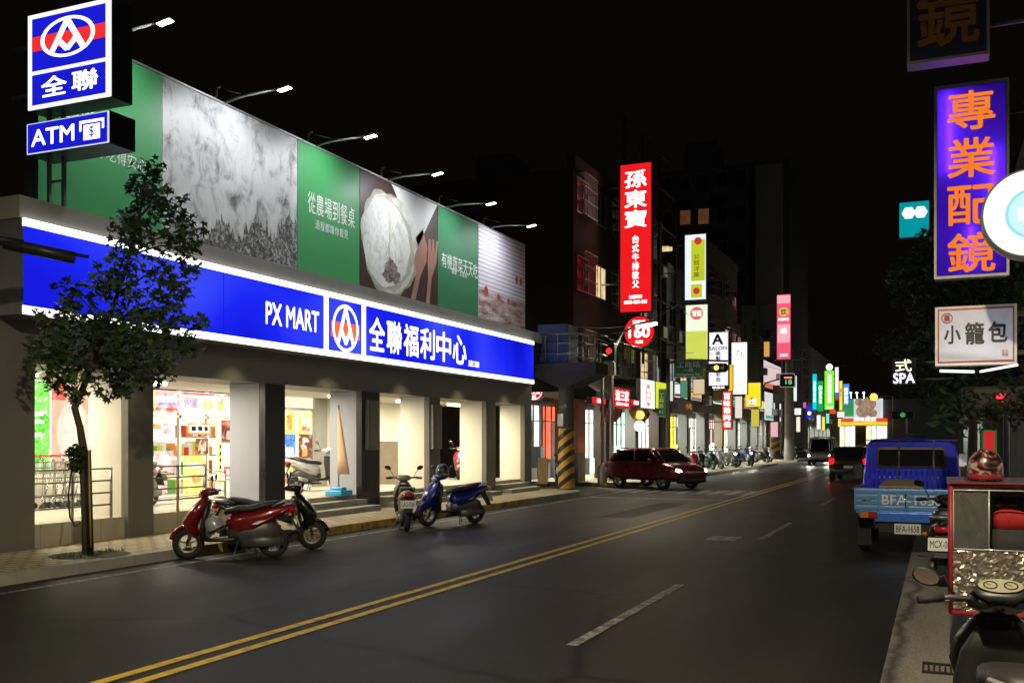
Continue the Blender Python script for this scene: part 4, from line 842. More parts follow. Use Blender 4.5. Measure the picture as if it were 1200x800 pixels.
# cab: outline in the y-z plane pushed across, back panel with window, pillars and corrugation
b = MB(); n = 24; vs = []
def cabsec(y, zt, zb_, w0, w1, rad):
    return [(xm - w0, y, zb_), (xm - w0, y, zb_ + .3), (xm - w0*.99, y, 1.15), (xm - w1, y, zt - rad), (xm - w1 + rad*.8, y, zt - rad*.15), (xm, y, zt + .02), (xm + w1 - rad*.8, y, zt - rad*.15), (xm + w1, y, zt - rad), (xm + w0*.99, y, 1.15), (xm + w0, y, zb_ + .3), (xm + w0, y, zb_)]
secs = [cabsec(CY, 1.78, .55, .76, .69, .1), cabsec(CY + .07, 1.82, .45, .79, .72, .1), cabsec(CY + 1.0, 1.83, .42, .79, .72, .1), cabsec(CY + 1.45, 1.74, .42, .79, .66, .14), cabsec(CY + 1.78, 1.15, .42, .77, .75, .1), cabsec(CY + 1.9, .9, .42, .70, .68, .1)]
k = len(secs[0])
for s_ in secs: vs += s_
b.add(vs, [(i*k+j, i*k+(j+1) % k, (i+1)*k+(j+1) % k, (i+1)*k+j) for i in range(len(secs)-1) for j in range(k)] + [tuple(range(k))[::-1], tuple((len(secs)-1)*k+j for j in range(k))], True)
cab = b.build('cab', tb, t, bevel=0)
for p in cab.data.polygons: p.use_smooth = abs(p.normal.y) < .9
b = MB()
for i in range(15): b.tube([(xm - .6 + i*.086, CY - .004, .95), (xm - .6 + i*.086, CY - .004, 1.27)], .016, 6)
b.box(xm - .68, xm + .68, CY - .012, CY, 1.69, 1.715); b.build('ribbed_panel', tb, cab)
def rr(w, h, r, n=5): return [(sx*(w/2 - r) + r*math.cos(a0 + i*math.pi/2/n), sz*(h/2 - r) + r*math.sin(a0 + i*math.pi/2/n)) for sx, sz, a0 in ((1,1,0), (-1,1,math.pi/2), (-1,-1,math.pi), (1,-1,1.5*math.pi)) for i in range(n+1)]
o_ = rr(1.12, .36, .07); i_ = rr(1.04, .28, .05); b = MB(); N = len(o_); cz = 1.49
b.add([(xm + x, CY - .016, cz + z) for x, z in o_] + [(xm + x, CY - .020, cz + z) for x, z in i_] + [(xm + x, CY + .01, cz + z) for x, z in o_], [(i, (i+1) % N, N+(i+1) % N, N+i) for i in range(N)] + [(2*N+i, 2*N+(i+1) % N, (i+1) % N, i) for i in range(N)], False)
wf = b.build('window_frame', blackp, cab); MB().poly(i_, (xm, CY - .014, cz), X_, Z_).build('rear_window', glassdark, cab)
b = MB()
for x in (xm - .19, xm + .36): b.box(x - .014, x + .014, CY - .06, CY - .035, .72, 1.80)
b.box(xm - .74, xm + .74, CY - .062, CY - .034, 1.78, 1.80); b.build('guard_bar', chrome, t)
b = MB(); b.tube([(xm - .2, CY + .5, 1.83), (xm - .2, CY + .5, 1.9), (xm + .2, CY + .5, 1.9), (xm + .2, CY + .5, 1.83)], .015, 6); b.build('roof_bar', blackm, cab)
for s in (-1, 1):
    b = MB(); b.m = Matrix.Translation((xm + s*.95, CY + 1.35, 1.2)); b.box(-.08, .08, -.03, .03, -.14, .14); b.m = None; b.tube([(xm + s*.76, CY + 1.5, 1.3), (xm + s*.95, CY + 1.38, 1.3)], .014, 6); b.build('mirror', blackp, t, bevel=.01)
    for y in (TY + .75, TY + 2.9):
        MXb = MX[t.name]; MX['_w'] = MXb
        w_ = MB().lathe([(.17, -.08), (.26, -.09), (.275, -.04), (.275, .04), (.26, .09), (.17, .08), (.17, -.08)], (xm + s*.66, y, .275), 'x', 26).build('wheel', rubber, t)
        MB().lathe([(0, -.06), (.1, -.06), (.17, -.075), (.17, .075), (.1, .06), (0, .06)], (xm + s*.66, y, .275), 'x', 22).build('rim', galv, w_)
    MB().box(xm + s*.66 - .1, xm + s*.66 + .1, TY + .36, TY + .37, .12, .58).build('mud_flap', rubber, t)
t = thing('plywood_sheet', 'pale plywood sheet lying in the bed of the blue truck', 'sheet', (xm - .1, TY + .8, 1.0))
MB().prism([(TX0 + .35, TY + .25, 1.043), (TX0 + 1.0, TY + .25, 1.043), (TX0 + .95, TY + 1.6, 1.10), (TX0 + .4, TY + 1.6, 1.10)], (0, 0, .03)).build('board', mat('plywood', (.34, .27, .17), .7, 0, .2, 4), t)
for x in (TX0 + .4, TX0 + .9): MB().box(x, x + .05, TY + .3, TY + 1.5, .702, 1.042).build('batten', MATS['plywood'], t)

# ------------------------------------------------------------------ trees
LEAFM = mat('leaf_green', (.045, .085, .022), .5, 0, .5, 1.5); LEAFD = mat('leaf_dark_green', (.04, .075, .028), .55, 0, .5, 1.2); BARK = mat('bark', (.075, .06, .045), .9, 0, .3, 8, .6)
def star(rr_, size):
    "a five lobed leaf"
    pts = []
    for i in range(10):
        a = math.pi*(i/5.0) + .0; q = size*(1. if i % 2 == 0 else .42)*(.8 + .35*rr_.random()); pts.append((q*math.cos(a), q*math.sin(a)))
    return pts
def leafcloud(mb, cl, per, size, rr_, lobed=True):
    for c, r in cl:
        for i in range(int(per*(r/.4)**2)):
            u = Vector((rr_.gauss(0,1), rr_.gauss(0,1), rr_.gauss(0,1))).normalized(); d = r*rr_.random()**.45
            p = c + Vector((u.x*d, u.y*d, u.z*d*.8)); nrm = Vector((rr_.gauss(0,.7), rr_.gauss(0,.7), .5 + rr_.random())).normalized()
            a = nrm.cross(Vector((rr_.random()-.5, rr_.random()-.5, rr_.random()-.5))).normalized(); b_ = nrm.cross(a); s_ = size*rr_.uniform(.6, 1.25)
            if lobed: mb.add([p + a*x + b_*y - nrm*(.15*s_*(x*x+y*y)/(s_*s_)) for x, y in star(rr_, s_)], [tuple(range(10))], False)
            else: mb.add([p - a*s_, p - b_*s_*.42 + a*s_*.1, p + a*s_, p + b_*s_*.42 + a*s_*.1], [(0,1,2,3)], False)
# young maple like tree by the kerb
base = Vector((-11.2, 10.75, .15)); RT = Vector((CS, SN, 0)); FW = Vector((-SN, CS, 0))
def tp(u, v, d=0.): # a point of this tree: metres right and up of its foot
    return base + RT*((u - 104)/81.6) + Vector((0,0,(650 - v)/81.6)) + FW*d
tr = thing('street_tree', 'slender lobed leaf tree tied to a stake by the kerb before the supermarket', 'tree', tuple(base))
rt = random.Random(5); b = MB()
b.tube([tp(101, 652), tp(97, 600, .05), tp(95, 560, .05), tp(96, 530, .02), tp(92, 500), tp(86, 478), tp(96, 450, .05), tp(108, 415, .05), tp(128, 370), tp(145, 320), tp(158, 270), tp(170, 215)], [.075, .06, .055, .06, .05, .05, .045, .04, .032, .026, .018, .01], 9)
CL = [(172,200,24,.0),(165,222,26,.1),(195,240,30,-.1),(150,250,28,.2),(205,272,36,.1),(165,280,34,-.2),(135,292,26,.2),(190,312,40,.2),(150,330,38,-.2),(118,330,30,.1),(205,345,26,-.1),(165,362,40,.2),(95,345,24,-.2),(70,362,22,.1),(120,378,44,-.1),(85,392,40,.3),(55,385,22,.2),(195,385,36,.0),(160,400,46,-.3),(110,415,46,.3),(70,418,36,-.2),(42,412,20,.1),(210,405,22,.2),(140,432,40,.2),(90,440,36,-.1),(60,445,22,.1),(170,432,30,.2),(195,425,22,-.2),(118,452,26,.3),(75,462,16,.2),(50,372,14,-.1),(222,290,18,0),(222,375,18,.1),(150,215,12,.1),(140,462,14,.1)]
cl = []
for u, v, r, d in CL:
    c = tp(u, v, d*1.6); cl.append((c, r/81.6*.92)); j = min(range(5), key=lambda i: abs((430, 390, 345, 300, 250)[i] - (v + 25)))
    p = (tp(104, 425, .05), tp(120, 388), tp(136, 345), tp(150, 300), tp(162, 255))[j]; mid = (p + c)/2 + Vector((0,0,.08)); b.tube([p, mid, c], [.02, .013, .005], 5)
b.build('trunk', BARK, tr)
cl += [(tp(91, 530, -.05), .15), (tp(89, 545, -.03), .13)]
b = MB(); leafcloud(b, cl, 135, .078, rt); leafcloud(b, cl[-2:], 900, .05, rt); b.build('crown', LEAFM, tr)
t = thing('tree_stake', 'black and yellow stake tube standing against the young street tree', 'stake', (-11.12, 10.72, .15))
MB().tube([tp(108, 652, -.09), tp(104, 530, -.07)], .045, 10).build('sleeve', blackp, t); MB().tube([tp(110, 640, -.145), tp(107, 528, -.125)], .012, 6).build('yellow_strip', mat('yellow_plastic', (.5, .32, .03), .5), t)
t = thing('drip_hose', 'loop of black hose hanging off the street tree trunk', 'hose', tuple(tp(90, 520)))
MB().tube([tp(94, 520, -.14), tp(88, 545, -.14), tp(83, 580, -.12), tp(84, 605, -.1), tp(90, 616, -.1), tp(97, 612, -.1)], .012, 6).build('tube', rubber, t)
g = MB(); rg = random.Random(9)
for i in range(500):
    a = rg.uniform(0, 6.28); d = .42*rg.random()**.6; p = base + Vector((.5*d*math.cos(a)*1.2, d*math.sin(a)*1.5, .0)); h_ = rg.uniform(.02, .07); q = rg.uniform(0, 6.28)
    g.add([p + Vector((.006*math.cos(q), .006*math.sin(q), 0)), p - Vector((.006*math.cos(q), .006*math.sin(q), 0)), p + Vector((rg.uniform(-.03,.03), rg.uniform(-.03,.03), h_))], [(0,1,2)], False)
o = g.build('grass', LEAFM); o['kind'] = 'stuff'
MB().lathe([(0, .008), (.5, .006), (.56, .0)], tuple(base), 'z', 18, False).build('soil_pit', mat('soil', (.05, .04, .028), .95, 0, .4, 12), None)['kind'] = 'structure'
# broad leaved trees along the right side
def bigtree(label, x, y, h, cw, seed, n, size=.10):
    t = thing('roadside_tree', label, 'tree', (x, y, 0), 0, 'broad trees along the right roadside'); q = random.Random(seed); P0 = Vector((x, y, 0)); tr_ = MB(); cl = []
    top = P0 + Vector((q.uniform(-.2,.2), .2, h*.6)); tr_.tube([P0, P0 + Vector((.05, 0, h*.25)), P0 + Vector((-.04, .05, h*.42)), top], [.17, .13, .11, .06], 10)
    for i in range(n):
        a = q.uniform(0, 6.28); zz = q.uniform(.36, 1.); rad = cw*math.sqrt(max(.05, 1 - ((zz-.62)/.45)**2))*q.uniform(.35, 1.); c = P0 + Vector((rad*math.cos(a), rad*math.sin(a), zz*h)); r_ = q.uniform(.45, .85); cl.append((c, r_))
        s_ = P0 + Vector((0, .03, h*q.uniform(.3, .55))); tr_.tube([s_, (s_ + c)/2 + Vector((0,0,.2)), c], [.05, .03, .01], 5)
    tr_.build('trunk', BARK, t); b = MB(); leafcloud(b, cl, 75, size, q, False); b.build('crown', LEAFD, t); return t
bigtree('dark leafy tree on the right before the SPA sign, its crown over the blue truck', 1.35, 26, 7.0, 2.5, 21, 34)
bigtree('dark leafy tree on the right just behind the dumpling shop sign', 1.75, 19.5, 6.2, 1.7, 22, 24)
bigtree('tall dark tree on the right under the teal sign', .9, 33, 8.6, 2.7, 23, 36, .12)
bigtree('dark tree farther down the right roadside beside the green signal', .6, 45, 8.6, 2.4, 24, 32, .13)
# ------------------------------------------------------------------ street buildings
BM = {n: mat('render_' + n, c, .85, 0, .3, 1.2, .15) for n, c in (('brown', (.045,.03,.022)), ('grey', (.13,.125,.115)), ('tan', (.17,.14,.10)), ('dark', (.06,.058,.055)), ('tile', (.14,.12,.105)), ('red', (.09,.025,.018)))}
tilem = brickmat('wall_tiles', (.16,.15,.135), (.13,.12,.105), (.06,.055,.05), .24, .06, .5, .008, .5, 'yz', .3)
winframe = mat('aluminium_frame', (.3, .3, .29), .4, .6)
litwarm = glow('lit_window_warm', (1, .72, .36), .85, .35, 3); litgreen = glow('lit_window_green', (.8, 1, .75), .35, .3, 3)
SHOPS = {'mint': (.55, .9, .7), 'white': (.95, .95, .85), 'warm': (1, .75, .42), 'red': (.8, .12, .06), 'cool': (.6, .8, .9), 'dim': (.12, .1, .08), 'yellow': (.9, .75, .1), 'pink': (.9, .5, .5)}
SG = {n: glow('shop_' + n, c, 2.0, .4, 1.6) for n, c in SHOPS.items()}
def row_building(label, Y0, Y1, X, H, wallm, shops, sgn=1, seed=1, win=True, awning=None, lit=(), tube=True, bal=False):
    rr_ = random.Random(seed); t = thing('shophouse', label, 'building', (X - sgn*4, (Y0+Y1)/2, 0), 0, 'shophouses along the street')
    def bx(b, a0, a1, y0, y1, z0, z1): return b.box(X - sgn*a0, X - sgn*a1, y0, y1, z0, z1)
    b = MB(); bx(b, 0, 9, Y0 + .02, Y1 - .02, 3.9, H); bx(b, 3.2, 9, Y0 + .02, Y1 - .02, .1, 3.898); bx(b, -.08, .25, Y0, Y1, H + .002, H + .5); b.build('wall', wallm, t)
    n = max(1, round((Y1 - Y0)/4.6)); st = (Y1 - Y0)/n
    for i in range(n + 1):
        yc = Y0 + st*i + (.3 if i == 0 else -.3 if i == n else 0)
        MB().box(X - sgn*.02, X - sgn*.55, yc - .27, yc + .27, .14, 3.4).build('column', wallm if i % 2 else BM['grey'], t)
    b = MB(); bx(b, .0, .5, Y0 + .02, Y1 - .02, 3.402, 3.898); bx(b, .5, 3.2, Y0 + .03, Y1 - .03, 3.7, 3.897); b.build('arcade_beam', wallm, t)
    for i in range(n):
        y0, y1 = Y0 + st*i + .35, Y0 + st*(i+1) - .35; k = shops[i % len(shops)]; m_ = 3
        b = MB(); mats = [SG['dim'], SG[k], SG['white'], SG[k], BM['dark']]; w = (y1 - y0)/5
        for j in range(5):
            b.k = rr_.choice([0, 1, 1, 2, 3, 4]); bx(b, 3.1, 3.19, y0 + w*j + .02, y0 + w*(j+1) - .02, .35, 2.6)
        b.k = 1; bx(b, 3.1, 3.19, y0, y1, 2.66, 3.3); b.k = 4
        for j in range(6): bx(b, 3.04, 3.1, y0 + w*j - .03, y0 + w*j + .03, .2, 3.4)
        for j in range(5): b.k = rr_.randint(0, 4); zz = rr_.uniform(.6, 1.6); bx(b, 2.2, 2.6, y0 + w*j + .2, y0 + w*j + .2 + w*.5, .15, zz)
        b.build('shopfront', mats, t)
        if tube and k != 'dim': MB().box(X - sgn*.76, X - sgn*.84, (y0+y1)/2 - .55, (y0+y1)/2 + .55, 3.62, 3.69).build('ceiling_tube', glow('shop_tube', (.92, 1, .95), 5.), t); lamp('AREA', 'shop_tube_light', t, (X - sgn*.8, (y0+y1)/2, 3.6), 330, (.92, 1, .9), size=.1, sizey=1.1)
        if awning: 
            b = MB(); b.prism([(X + sgn*.02, y0 - .2, 3.5), (X + sgn*.02, y0 - .2, 4.3), (X + sgn*.9, y0 - .2, 3.7), (X + sgn*.9, y0 - .2, 3.4)], (0, y1 - y0 + .4, 0)); b.build('awning', awning, t)
    if win:
        z = 4.7; fl_ = 0
        while z < H - 1.3:
            for i in range(n*2):
                yc = Y0 + st*(i + .5)/2; w = st*.3
                f = MB(); bx(f, -.03, .0, yc - w/2 - .06, yc + w/2 + .06, z - .06, z); bx(f, -.03, .0, yc - w/2 - .06, yc + w/2 + .06, z + 1.3, z + 1.36)
                for q in (-1, 0, 1): bx(f, -.03, .0, yc + q*w/2 - .03, yc + q*w/2 + .03, z, z + 1.3)
                f = f.build('window', winframe, t); g = MB(); bx(g, -.008, -.002, yc - w/2 + .03, yc + w/2 - .03, z + .001, z + 1.299); g.build('pane', litwarm if (fl_, i) in lit else glassdark, f)
                if bal and i % 2 == 0:
                    g = MB()
                    for q in range(9): g.box(X + sgn*.36, X + sgn*.375, yc - w/2 - .1 + q*(w + .2)/8 - .01, yc - w/2 - .1 + q*(w + .2)/8 + .01, z - .2, z + 1.45)
                    for zz in (-.2, .35, .9, 1.45): g.box(X + sgn*.02, X + sgn*.39, yc - w/2 - .13, yc + w/2 + .13, z + zz, z + zz + .02)
                    g.build('window_cage', steel, t)
                elif rr_.random() < .35: MB().box(X + sgn*.03, X + sgn*.5, yc - .4, yc + .4, z - .85, z - .3).build('air_conditioner', galv, t, bevel=.02)
            z += 3.1; fl_ += 1
    return t
# left of the supermarket: a dark block that closes the left edge of the view
t = thing('dark_corner_building', 'unlit dark building at the left edge, its pillar beside the supermarket arcade', 'building', (-16, 5, 0))
MB().box(-24, -12.62, -8, 10.2, 3.3, 16).box(-24, -14.5, -8, 10.2, .1, 3.298).build('wall', BM['dark'], t)
for y in (-3, 1.5, 6, 9.85): MB().box(-13.3, -12.64, y - .33, y + .33, .14, 3.297).build('column', blackcol, t)
for y in (2, 5, 8): f = MB().box(-12.617, -12.58, y - .8, y + .8, 6, 7.6).build('window', winframe, t); MB().box(-12.578, -12.57, y - .72, y + .72, 6.08, 7.52).build('pane', glassdark, f)
# corner building past the side street, with its balcony and steel lattice frame
cb = row_building('corner shophouse with black awnings, red corner pillar and steel lattice past the side street', 36.9, 50.5, -13.2, 12.5, BM['brown'], ['cool', 'red', 'white'], 1, 4, True, mat('black_awning', (.012,.012,.013), .6), lit=((0, 4), (1, 1)), bal=True)
cpil = MB(); cpil.box(-13.95, -12.98, 36.85, 37.75, 1.3, 3.4); cpil.build('corner_pillar', mat('terracotta_tile', (.42, .1, .04), .5, 0, .15, 3), cb)
MB().box(-13.95, -12.985, 36.86, 37.74, .14, 1.298).build('pillar_base', BM['grey'], cb)
b = MB(); xf = -12.2
for y in (40.6, 43.4, 46.2, 49.4): b.tube([(xf, y, 5.2), (xf, y, 15.5)], .06, 6)
for z in (6.6, 8.4, 10.2, 12.0, 13.8, 15.4): b.tube([(xf, 40.6, z), (xf, 49.4, z)], .04, 6); b.tube([(-13.2, 43.4, min(z, 12.9)), (xf, 43.4, z)], .03, 6); b.tube([(-13.2, 49.4, min(z, 12.9)), (xf, 49.4, z)], .03, 6)
for z in (6.6, 10.2): b.tube([(xf, 40.6, z), (xf, 43.4, z + 1.8)], .025, 5); b.tube([(xf, 43.4, z + 3.6), (xf, 46.2, z + 1.8)], .025, 5)
b.build('steel_lattice', mat('rusty_steel', (.12, .06, .04), .7, .5, .4, 6), cb)  # lattice steel in a reddish brown
b = MB(); b.k = 0; b.rect((-13.23, 43.5, 8.5), Y_, Z_, 4.0, 5.0, .05); b.build('red_wall_panel', BM['red'], cb)  # red sign's light on the wall, put into a coloured panel
row_building('narrow shophouse with a mint lit shop behind the green signs', 50.7, 60.5, -13.0, 10.5, BM['grey'], ['mint', 'white'], 1, 8, lit=((0, 1),))
row_building('shophouse above the red vertical eatery sign', 60.7, 70.5, -13.0, 13.5, BM['tan'], ['yellow', 'white'], 1, 9, lit=((1, 2),), bal=True)
row_building('shophouse with pink lit shop behind the T shaped pole', 70.7, 84.5, -13.1, 9.5, BM['grey'], ['white', 'pink', 'warm'], 1, 10)
row_building('shophouse block behind the cyan and green signs', 84.7, 104, -13.0, 10.5, BM['dark'], ['white', 'cool', 'warm', 'mint'], 1, 11)
row_building('farthest shophouse block before the street end', 104.3, 136, -13.0, 11.5, BM['grey'], ['warm', 'white', 'mint', 'white'], 1, 12)
# right side
row_building('dark shophouse on the right holding the purple eyeglass signs', 2.5, 22, 2.35, 13, BM['dark'], ['dim', 'dim'], -1, 20, tube=False)
row_building('dark shophouse on the right behind the roadside trees', 22.2, 44, 2.6, 11, BM['grey'], ['dim', 'warm', 'red', 'mint'], -1, 21, tube=False)
row_building('dark shophouse on the right under the teal sign', 44.2, 72, 2.6, 12, BM['dark'], ['dim', 'warm', 'dim'], -1, 22, lit=(), tube=False)
row_building('far shophouse on the right beyond the green signal', 72.3, 140, 2.9, 10, BM['grey'], ['warm', 'white', 'mint'], -1, 23)
# apartment towers far behind
def tower(label, Y, x0, x1, H, D, wallm, cols, seed, lits, shaft=None):
    t = thing('apartment_tower', label, 'building', ((x0+x1)/2, Y + D/2, 0), 0, 'apartment towers behind the street')
    MB().box(x0, x1, Y, Y + D, 0, H).build('wall', wallm, t); z = 9; fl_ = 0
    if shaft: MB().box(shaft[0], shaft[1], Y - 1.2, Y - .01, 0, H - .6).build('stair_shaft', mat('pale_render', (.3, .28, .26), .8, 0, .1, .5), t)
    st = (x1 - x0)/cols
    while z < H - 2:
        for i in range(cols):
            xc = x0 + st*(i + .5)
            if shaft and shaft[0] - 1 < xc < shaft[1] + 1: continue
            f = MB().box(xc - st*.32, xc + st*.32, Y - .12, Y - .005, z - .08, z + 1.5).build('window', winframe, t)
            MB().box(xc - st*.28, xc + st*.28, Y - .15, Y - .125, z, z + 1.4).build('pane', lits[(fl_, i)] if (fl_, i) in lits else glassdark, f)
            if i % 2 == seed % 2: MB().box(xc - st*.4, xc + st*.4, Y - 1.0, Y - .16, z - .9, z - .1).build('balcony', wallm, t)
        z += 3.2; fl_ += 1
    MB().box(x0 + 2, x0 + 5, Y + 2, Y + 6, H, H + 3).build('roof_house', wallm, t)
    return t
litdim = glow('lit_window_dim', (.35, .13, .06), .22, .3, 2)
T1 = [onY(u, 300, 92) for u in (772, 925)]
tower('dark apartment tower with a pale stair shaft and three warm lit windows', 92, T1[0].x, T1[1].x, 27, 14, mat('tower_render', (.075, .07, .065), .85, 0, .2, .6), 7, 1, {(3, 0): litwarm, (2, 2): litwarm, (4, 1): litdim, (4, 2): litdim}, (onY(888, 300, 92).x, onY(918, 300, 92).x))
T2 = [onY(u, 300, 72) for u in (600, 705)]
tower('dark tower block rising behind the billboard end and the corner shophouse', 72, T2[0].x - 6, T2[1].x, 22, 14, BM['dark'], 5, 2, {})
tower('dark tower block beyond the right hand trees', 160, 6, 34, 40, 16, BM['dark'], 8, 3, {(6, 2): litdim})

# the lit shop that closes the far end of the street
EY = 150.; e0, e1 = onY(984, 500, EY), onY(1040, 500, EY)
t = thing('street_end_shop', 'two storey shop facing up the street with a red and yellow lit band', 'building', ((e0.x+e1.x)/2, EY + 5, 0))
MB().box(-26, 14, EY, EY + 10, 0, 7.5).build('wall', BM['grey'], t)
za, zb = onY(1000, 498, EY).z, onY(1000, 490.5, EY).z; zm_ = (za + zb)/2
b = MB(); b.k = 0; b.box(e0.x, e1.x, EY - .8, EY - .01, zm_, zb); b.k = 1; b.box(e0.x, e1.x, EY - .82, EY - .01, za, zm_ - .01); b.build('lit_band', [glow('band_red_far', (1, .06, .02), 1.1), glow('band_yellow_far', (1, .6, .05), 1.2)], t)
b = MB(); b.text('美味漢堡', (onY(1014, 489, EY).x, EY - .83, zb - .1), X_, Z_, 3.0, .55, .02, .01); b.build('band_lettering', letterwhite, t)
rr_ = random.Random(4); b = MB(); n = 9; w = (e1.x - e0.x)/n
for i in range(n): b.k = rr_.randint(0, 3); b.box(e0.x + w*i + .06, e0.x + w*(i+1) - .06, EY - .1, EY - .02, .3, za - .15)
b.build('shopfront', [SG['white'], SG['warm'], SG['mint'], BM['dark']], t)
q0, q1 = onY(1003, 490, EY), onY(1028, 467, EY); bbt = thing('photo_billboard', 'lit billboard with round dishes of food above the red and yellow band', 'billboard', ((q0.x+q1.x)/2, EY - 1, q0.z))
MB().box(onY(988, 490, EY).x, onY(1035, 490, EY).x, EY - .6, EY - .3, q0.z, q1.z).build('panel', glow('far_board', (.72, .74, .76), .95, .15, .8), bbt)
b = MB()
for u, v, r in ((1007, 471, .55), (1019, 473, .95), (1012, 482, .95), (1023, 484, .6)): p = onY(u, v, EY); b.disc((p.x, EY - .6, p.z), X_, Z_, r, 20, .02)
b.build('dish_print', glow('far_dish', (.5, .33, .22), .7, .4, 2), bbt)
b = MB(); p0, p1 = onY(988, 488, EY), onY(1001, 467, EY); b.rect(((p0.x+p1.x)/2, EY - .6, (p0.z+p1.z)/2), X_, Z_, p1.x - p0.x, p1.z - p0.z, .015); b.build('green_print', glow('far_green', (.06, .42, .12), .7, .2, 1), bbt)
for i, u in enumerate((998, 1005, 1013)): p = onY(u, 463, EY); MB().tube([(p.x, EY - .6, p.z - .4), (p.x, EY - 1.4, p.z + .3)], .05, 6).lathe([(0, -.14), (.2, 0), (0, .14)], (p.x, EY - 1.45, p.z + .3), 'z', 8).build('board_lamp', glow('board_lamp_glow', (1, 1, .95), 8), bbt)

# ------------------------------------------------------------------ projecting signs
sboxm = mat('sign_side', (.08, .08, .08), .5, .2)
LF = 'projecting signs on the left side of the street'
def colour(n, c, s=1., var=.05): return glow('sign_' + n, c, s, var, 1.2)
def blade(label, u0, v0, u1, v1, Y, face, deco=None, depth=.28, wall=-13.2, group=LF, name='projecting_sign', rim=None):
    """deco: (kind, text, cx, cz, w, h, material, bold) in fractions of the face, z up from its foot; kind t text, v vertical text, b block, c round"""
    a, b_ = onY(u0, v0, Y), onY(u1, v1, Y); x0, x1, z0, z1 = a.x, b_.x, b_.z, a.z; w, h = x1 - x0, z1 - z0
    t = thing(name, label, 'sign', ((x0+x1)/2, Y, z0), 0, group)
    MB().box(x0, x1, Y + .012, Y + depth, z0, z1).build('sign_box', rim or sboxm, t)
    q = .02*min(w, h) + .015
    MB().box(x0 + q, x1 - q, Y, Y + .011, z0 + q, z1 - q).build('sign_face', face, t)
    groups = {}
    for i, d in enumerate(deco or []):
        kind, s, cx, cz, dw, dh, mm = d[:7]; bold = d[7] if len(d) > 7 else .015
        key = (mm.name, i if kind in 'bcr' else 't'); B = groups.setdefault(key, [mm, kind, MB()])[2]
        c = (x0 + w*cx, Y, z0 + h*cz); l = .004 + .0025*i
        if kind == 't': B.text(s, c, X_, Z_, w*dw, h*dh, bold, l)
        elif kind == 'v':
            n = len(s); ph = h*dh/n; B.vtext(s, (c[0], Y, z0 + h*(cz + dh/2) - ph/2), X_, Z_, w*dw, ph*.84, bold, l, ph)
        elif kind == 'b': B.rect(c, X_, Z_, w*dw, h*dh, l)
        elif kind == 'c': B.disc(c, X_, Z_, w*dw/2, 32, l)
        elif kind == 'r': B.ring(c, X_, Z_, w*dw/2*.86, w*dw/2, 32, l)
    for (nm, kk), (mm, kind, B) in groups.items(): B.build('lettering' if kk == 't' else 'printed_shape', mm, t)
    if wall is not None:
        xe = x0 if wall < x0 else x1
        for z in (z0 + h*.2, z1 - h*.15): MB().tube([(wall, Y + depth*.5, z), (xe, Y + depth*.5, z)], .035, 6).build('bracket', steel, t)
    return t, (x0, x1, z0, z1)
lw = letterwhite; inkf = mat('sign_ink', (.02, .02, .022), .5); redf_ = colour('red_print', (.8, .05, .04), .8)
def Yat(u, X=-12.4): return onX(u, 400, X).y
blade('tall red lightbox with three white brush characters high on the lattice', 726, 193, 764, 365, Yat(725), signred, [('v', '孫東寶', .5, .76, .66, .40, lw, .03), ('v', '台式牛排教父', .5, .34, .2, .36, lw, .03), ('t', '加盟專線', .5, .105, .4, .024, lw, .03), ('t', '0800-030-003', .5, .07, .7, .022, lw, .03)])
# round price sign
def roundsign(label, u, v, r_px, Y, face, deco, wall, group=LF, rim=sboxm, depth=.25, both=False):
    c = onY(u, v, Y); tt = math.hypot(c.x, c.y); d = ray(u, v); r = r_px/FPX*(Y/d[1]); t = thing('round_sign', label, 'sign', (c.x, Y, c.z - r), 0, group)
    MB().lathe([(0, .01), (r, .01), (r*1.02, .03), (r*1.02, depth - .03), (r, depth - .01), (0, depth - .01)], (c.x, Y, c.z), 'y', 48).build('sign_box', rim, t)
    MB().disc((c.x, Y, c.z), X_, Z_, r*.965, 48, .0).build('sign_face', face, t)
    if both: MB().disc((c.x, Y + depth, c.z), (-1,0,0), Z_, r*.965, 48, .0).build('sign_face', face, t)
    for i, (kind, s, cx, cz, w, h, mm, bold) in enumerate(deco):
        p = (c.x + cx*r, Y, c.z + cz*r); B = MB()
        if kind == 't': B.text(s, p, X_, Z_, w*r, h*r, bold, .004 + .002*i)
        elif kind == 'r': B.ring(p, X_, Z_, w*r, h*r, 48, .004 + .002*i)
        elif kind == 'p': B.poly([(x*r, y*r) for x, y in s], p, X_, Z_, .004 + .002*i)
        else: B.disc(p, X_, Z_, w*r, 40, .004 + .002*i)
        B.build('lettering' if kind == 't' else 'printed_shape', mm, t)
    if wall is not None: MB().tube([(wall, Y + depth/2, c.z), (c.x + math.copysign(r, wall - c.x), Y + depth/2, c.z)], .035, 6).build('bracket', steel, t)
    return t
roundsign('round red price sign with white number 160 below the tall red lightbox', 749, 388.5, 18.5, Yat(725), signred, [('t', '160', .0, -.03, 1.35, .66, lw, .045), ('t', '限量特', 0, .62, .8, .22, lw, .03), ('t', '元起', .0, -.64, .5, .2, lw, .03)], -13.2)
roundsign('round red sign reading 100% half hidden by the supermarket corner', 626, 458, 11, 37.0, signred, [('r', '', 0, 0, .86, .92, lw, 0), ('t', '100%', .0, .3, 1.2, .38, lw, .04), ('t', '純天然', .0, -.12, 1.3, .42, lw, .03), ('t', '鍋', 0, -.62, .4, .36, lw, .03)], -13.6)
ye, wh = colour('acid_yellow', (.62, .72, .03), .85), colour('cool_white', (.86, .92, 1), 1.05)
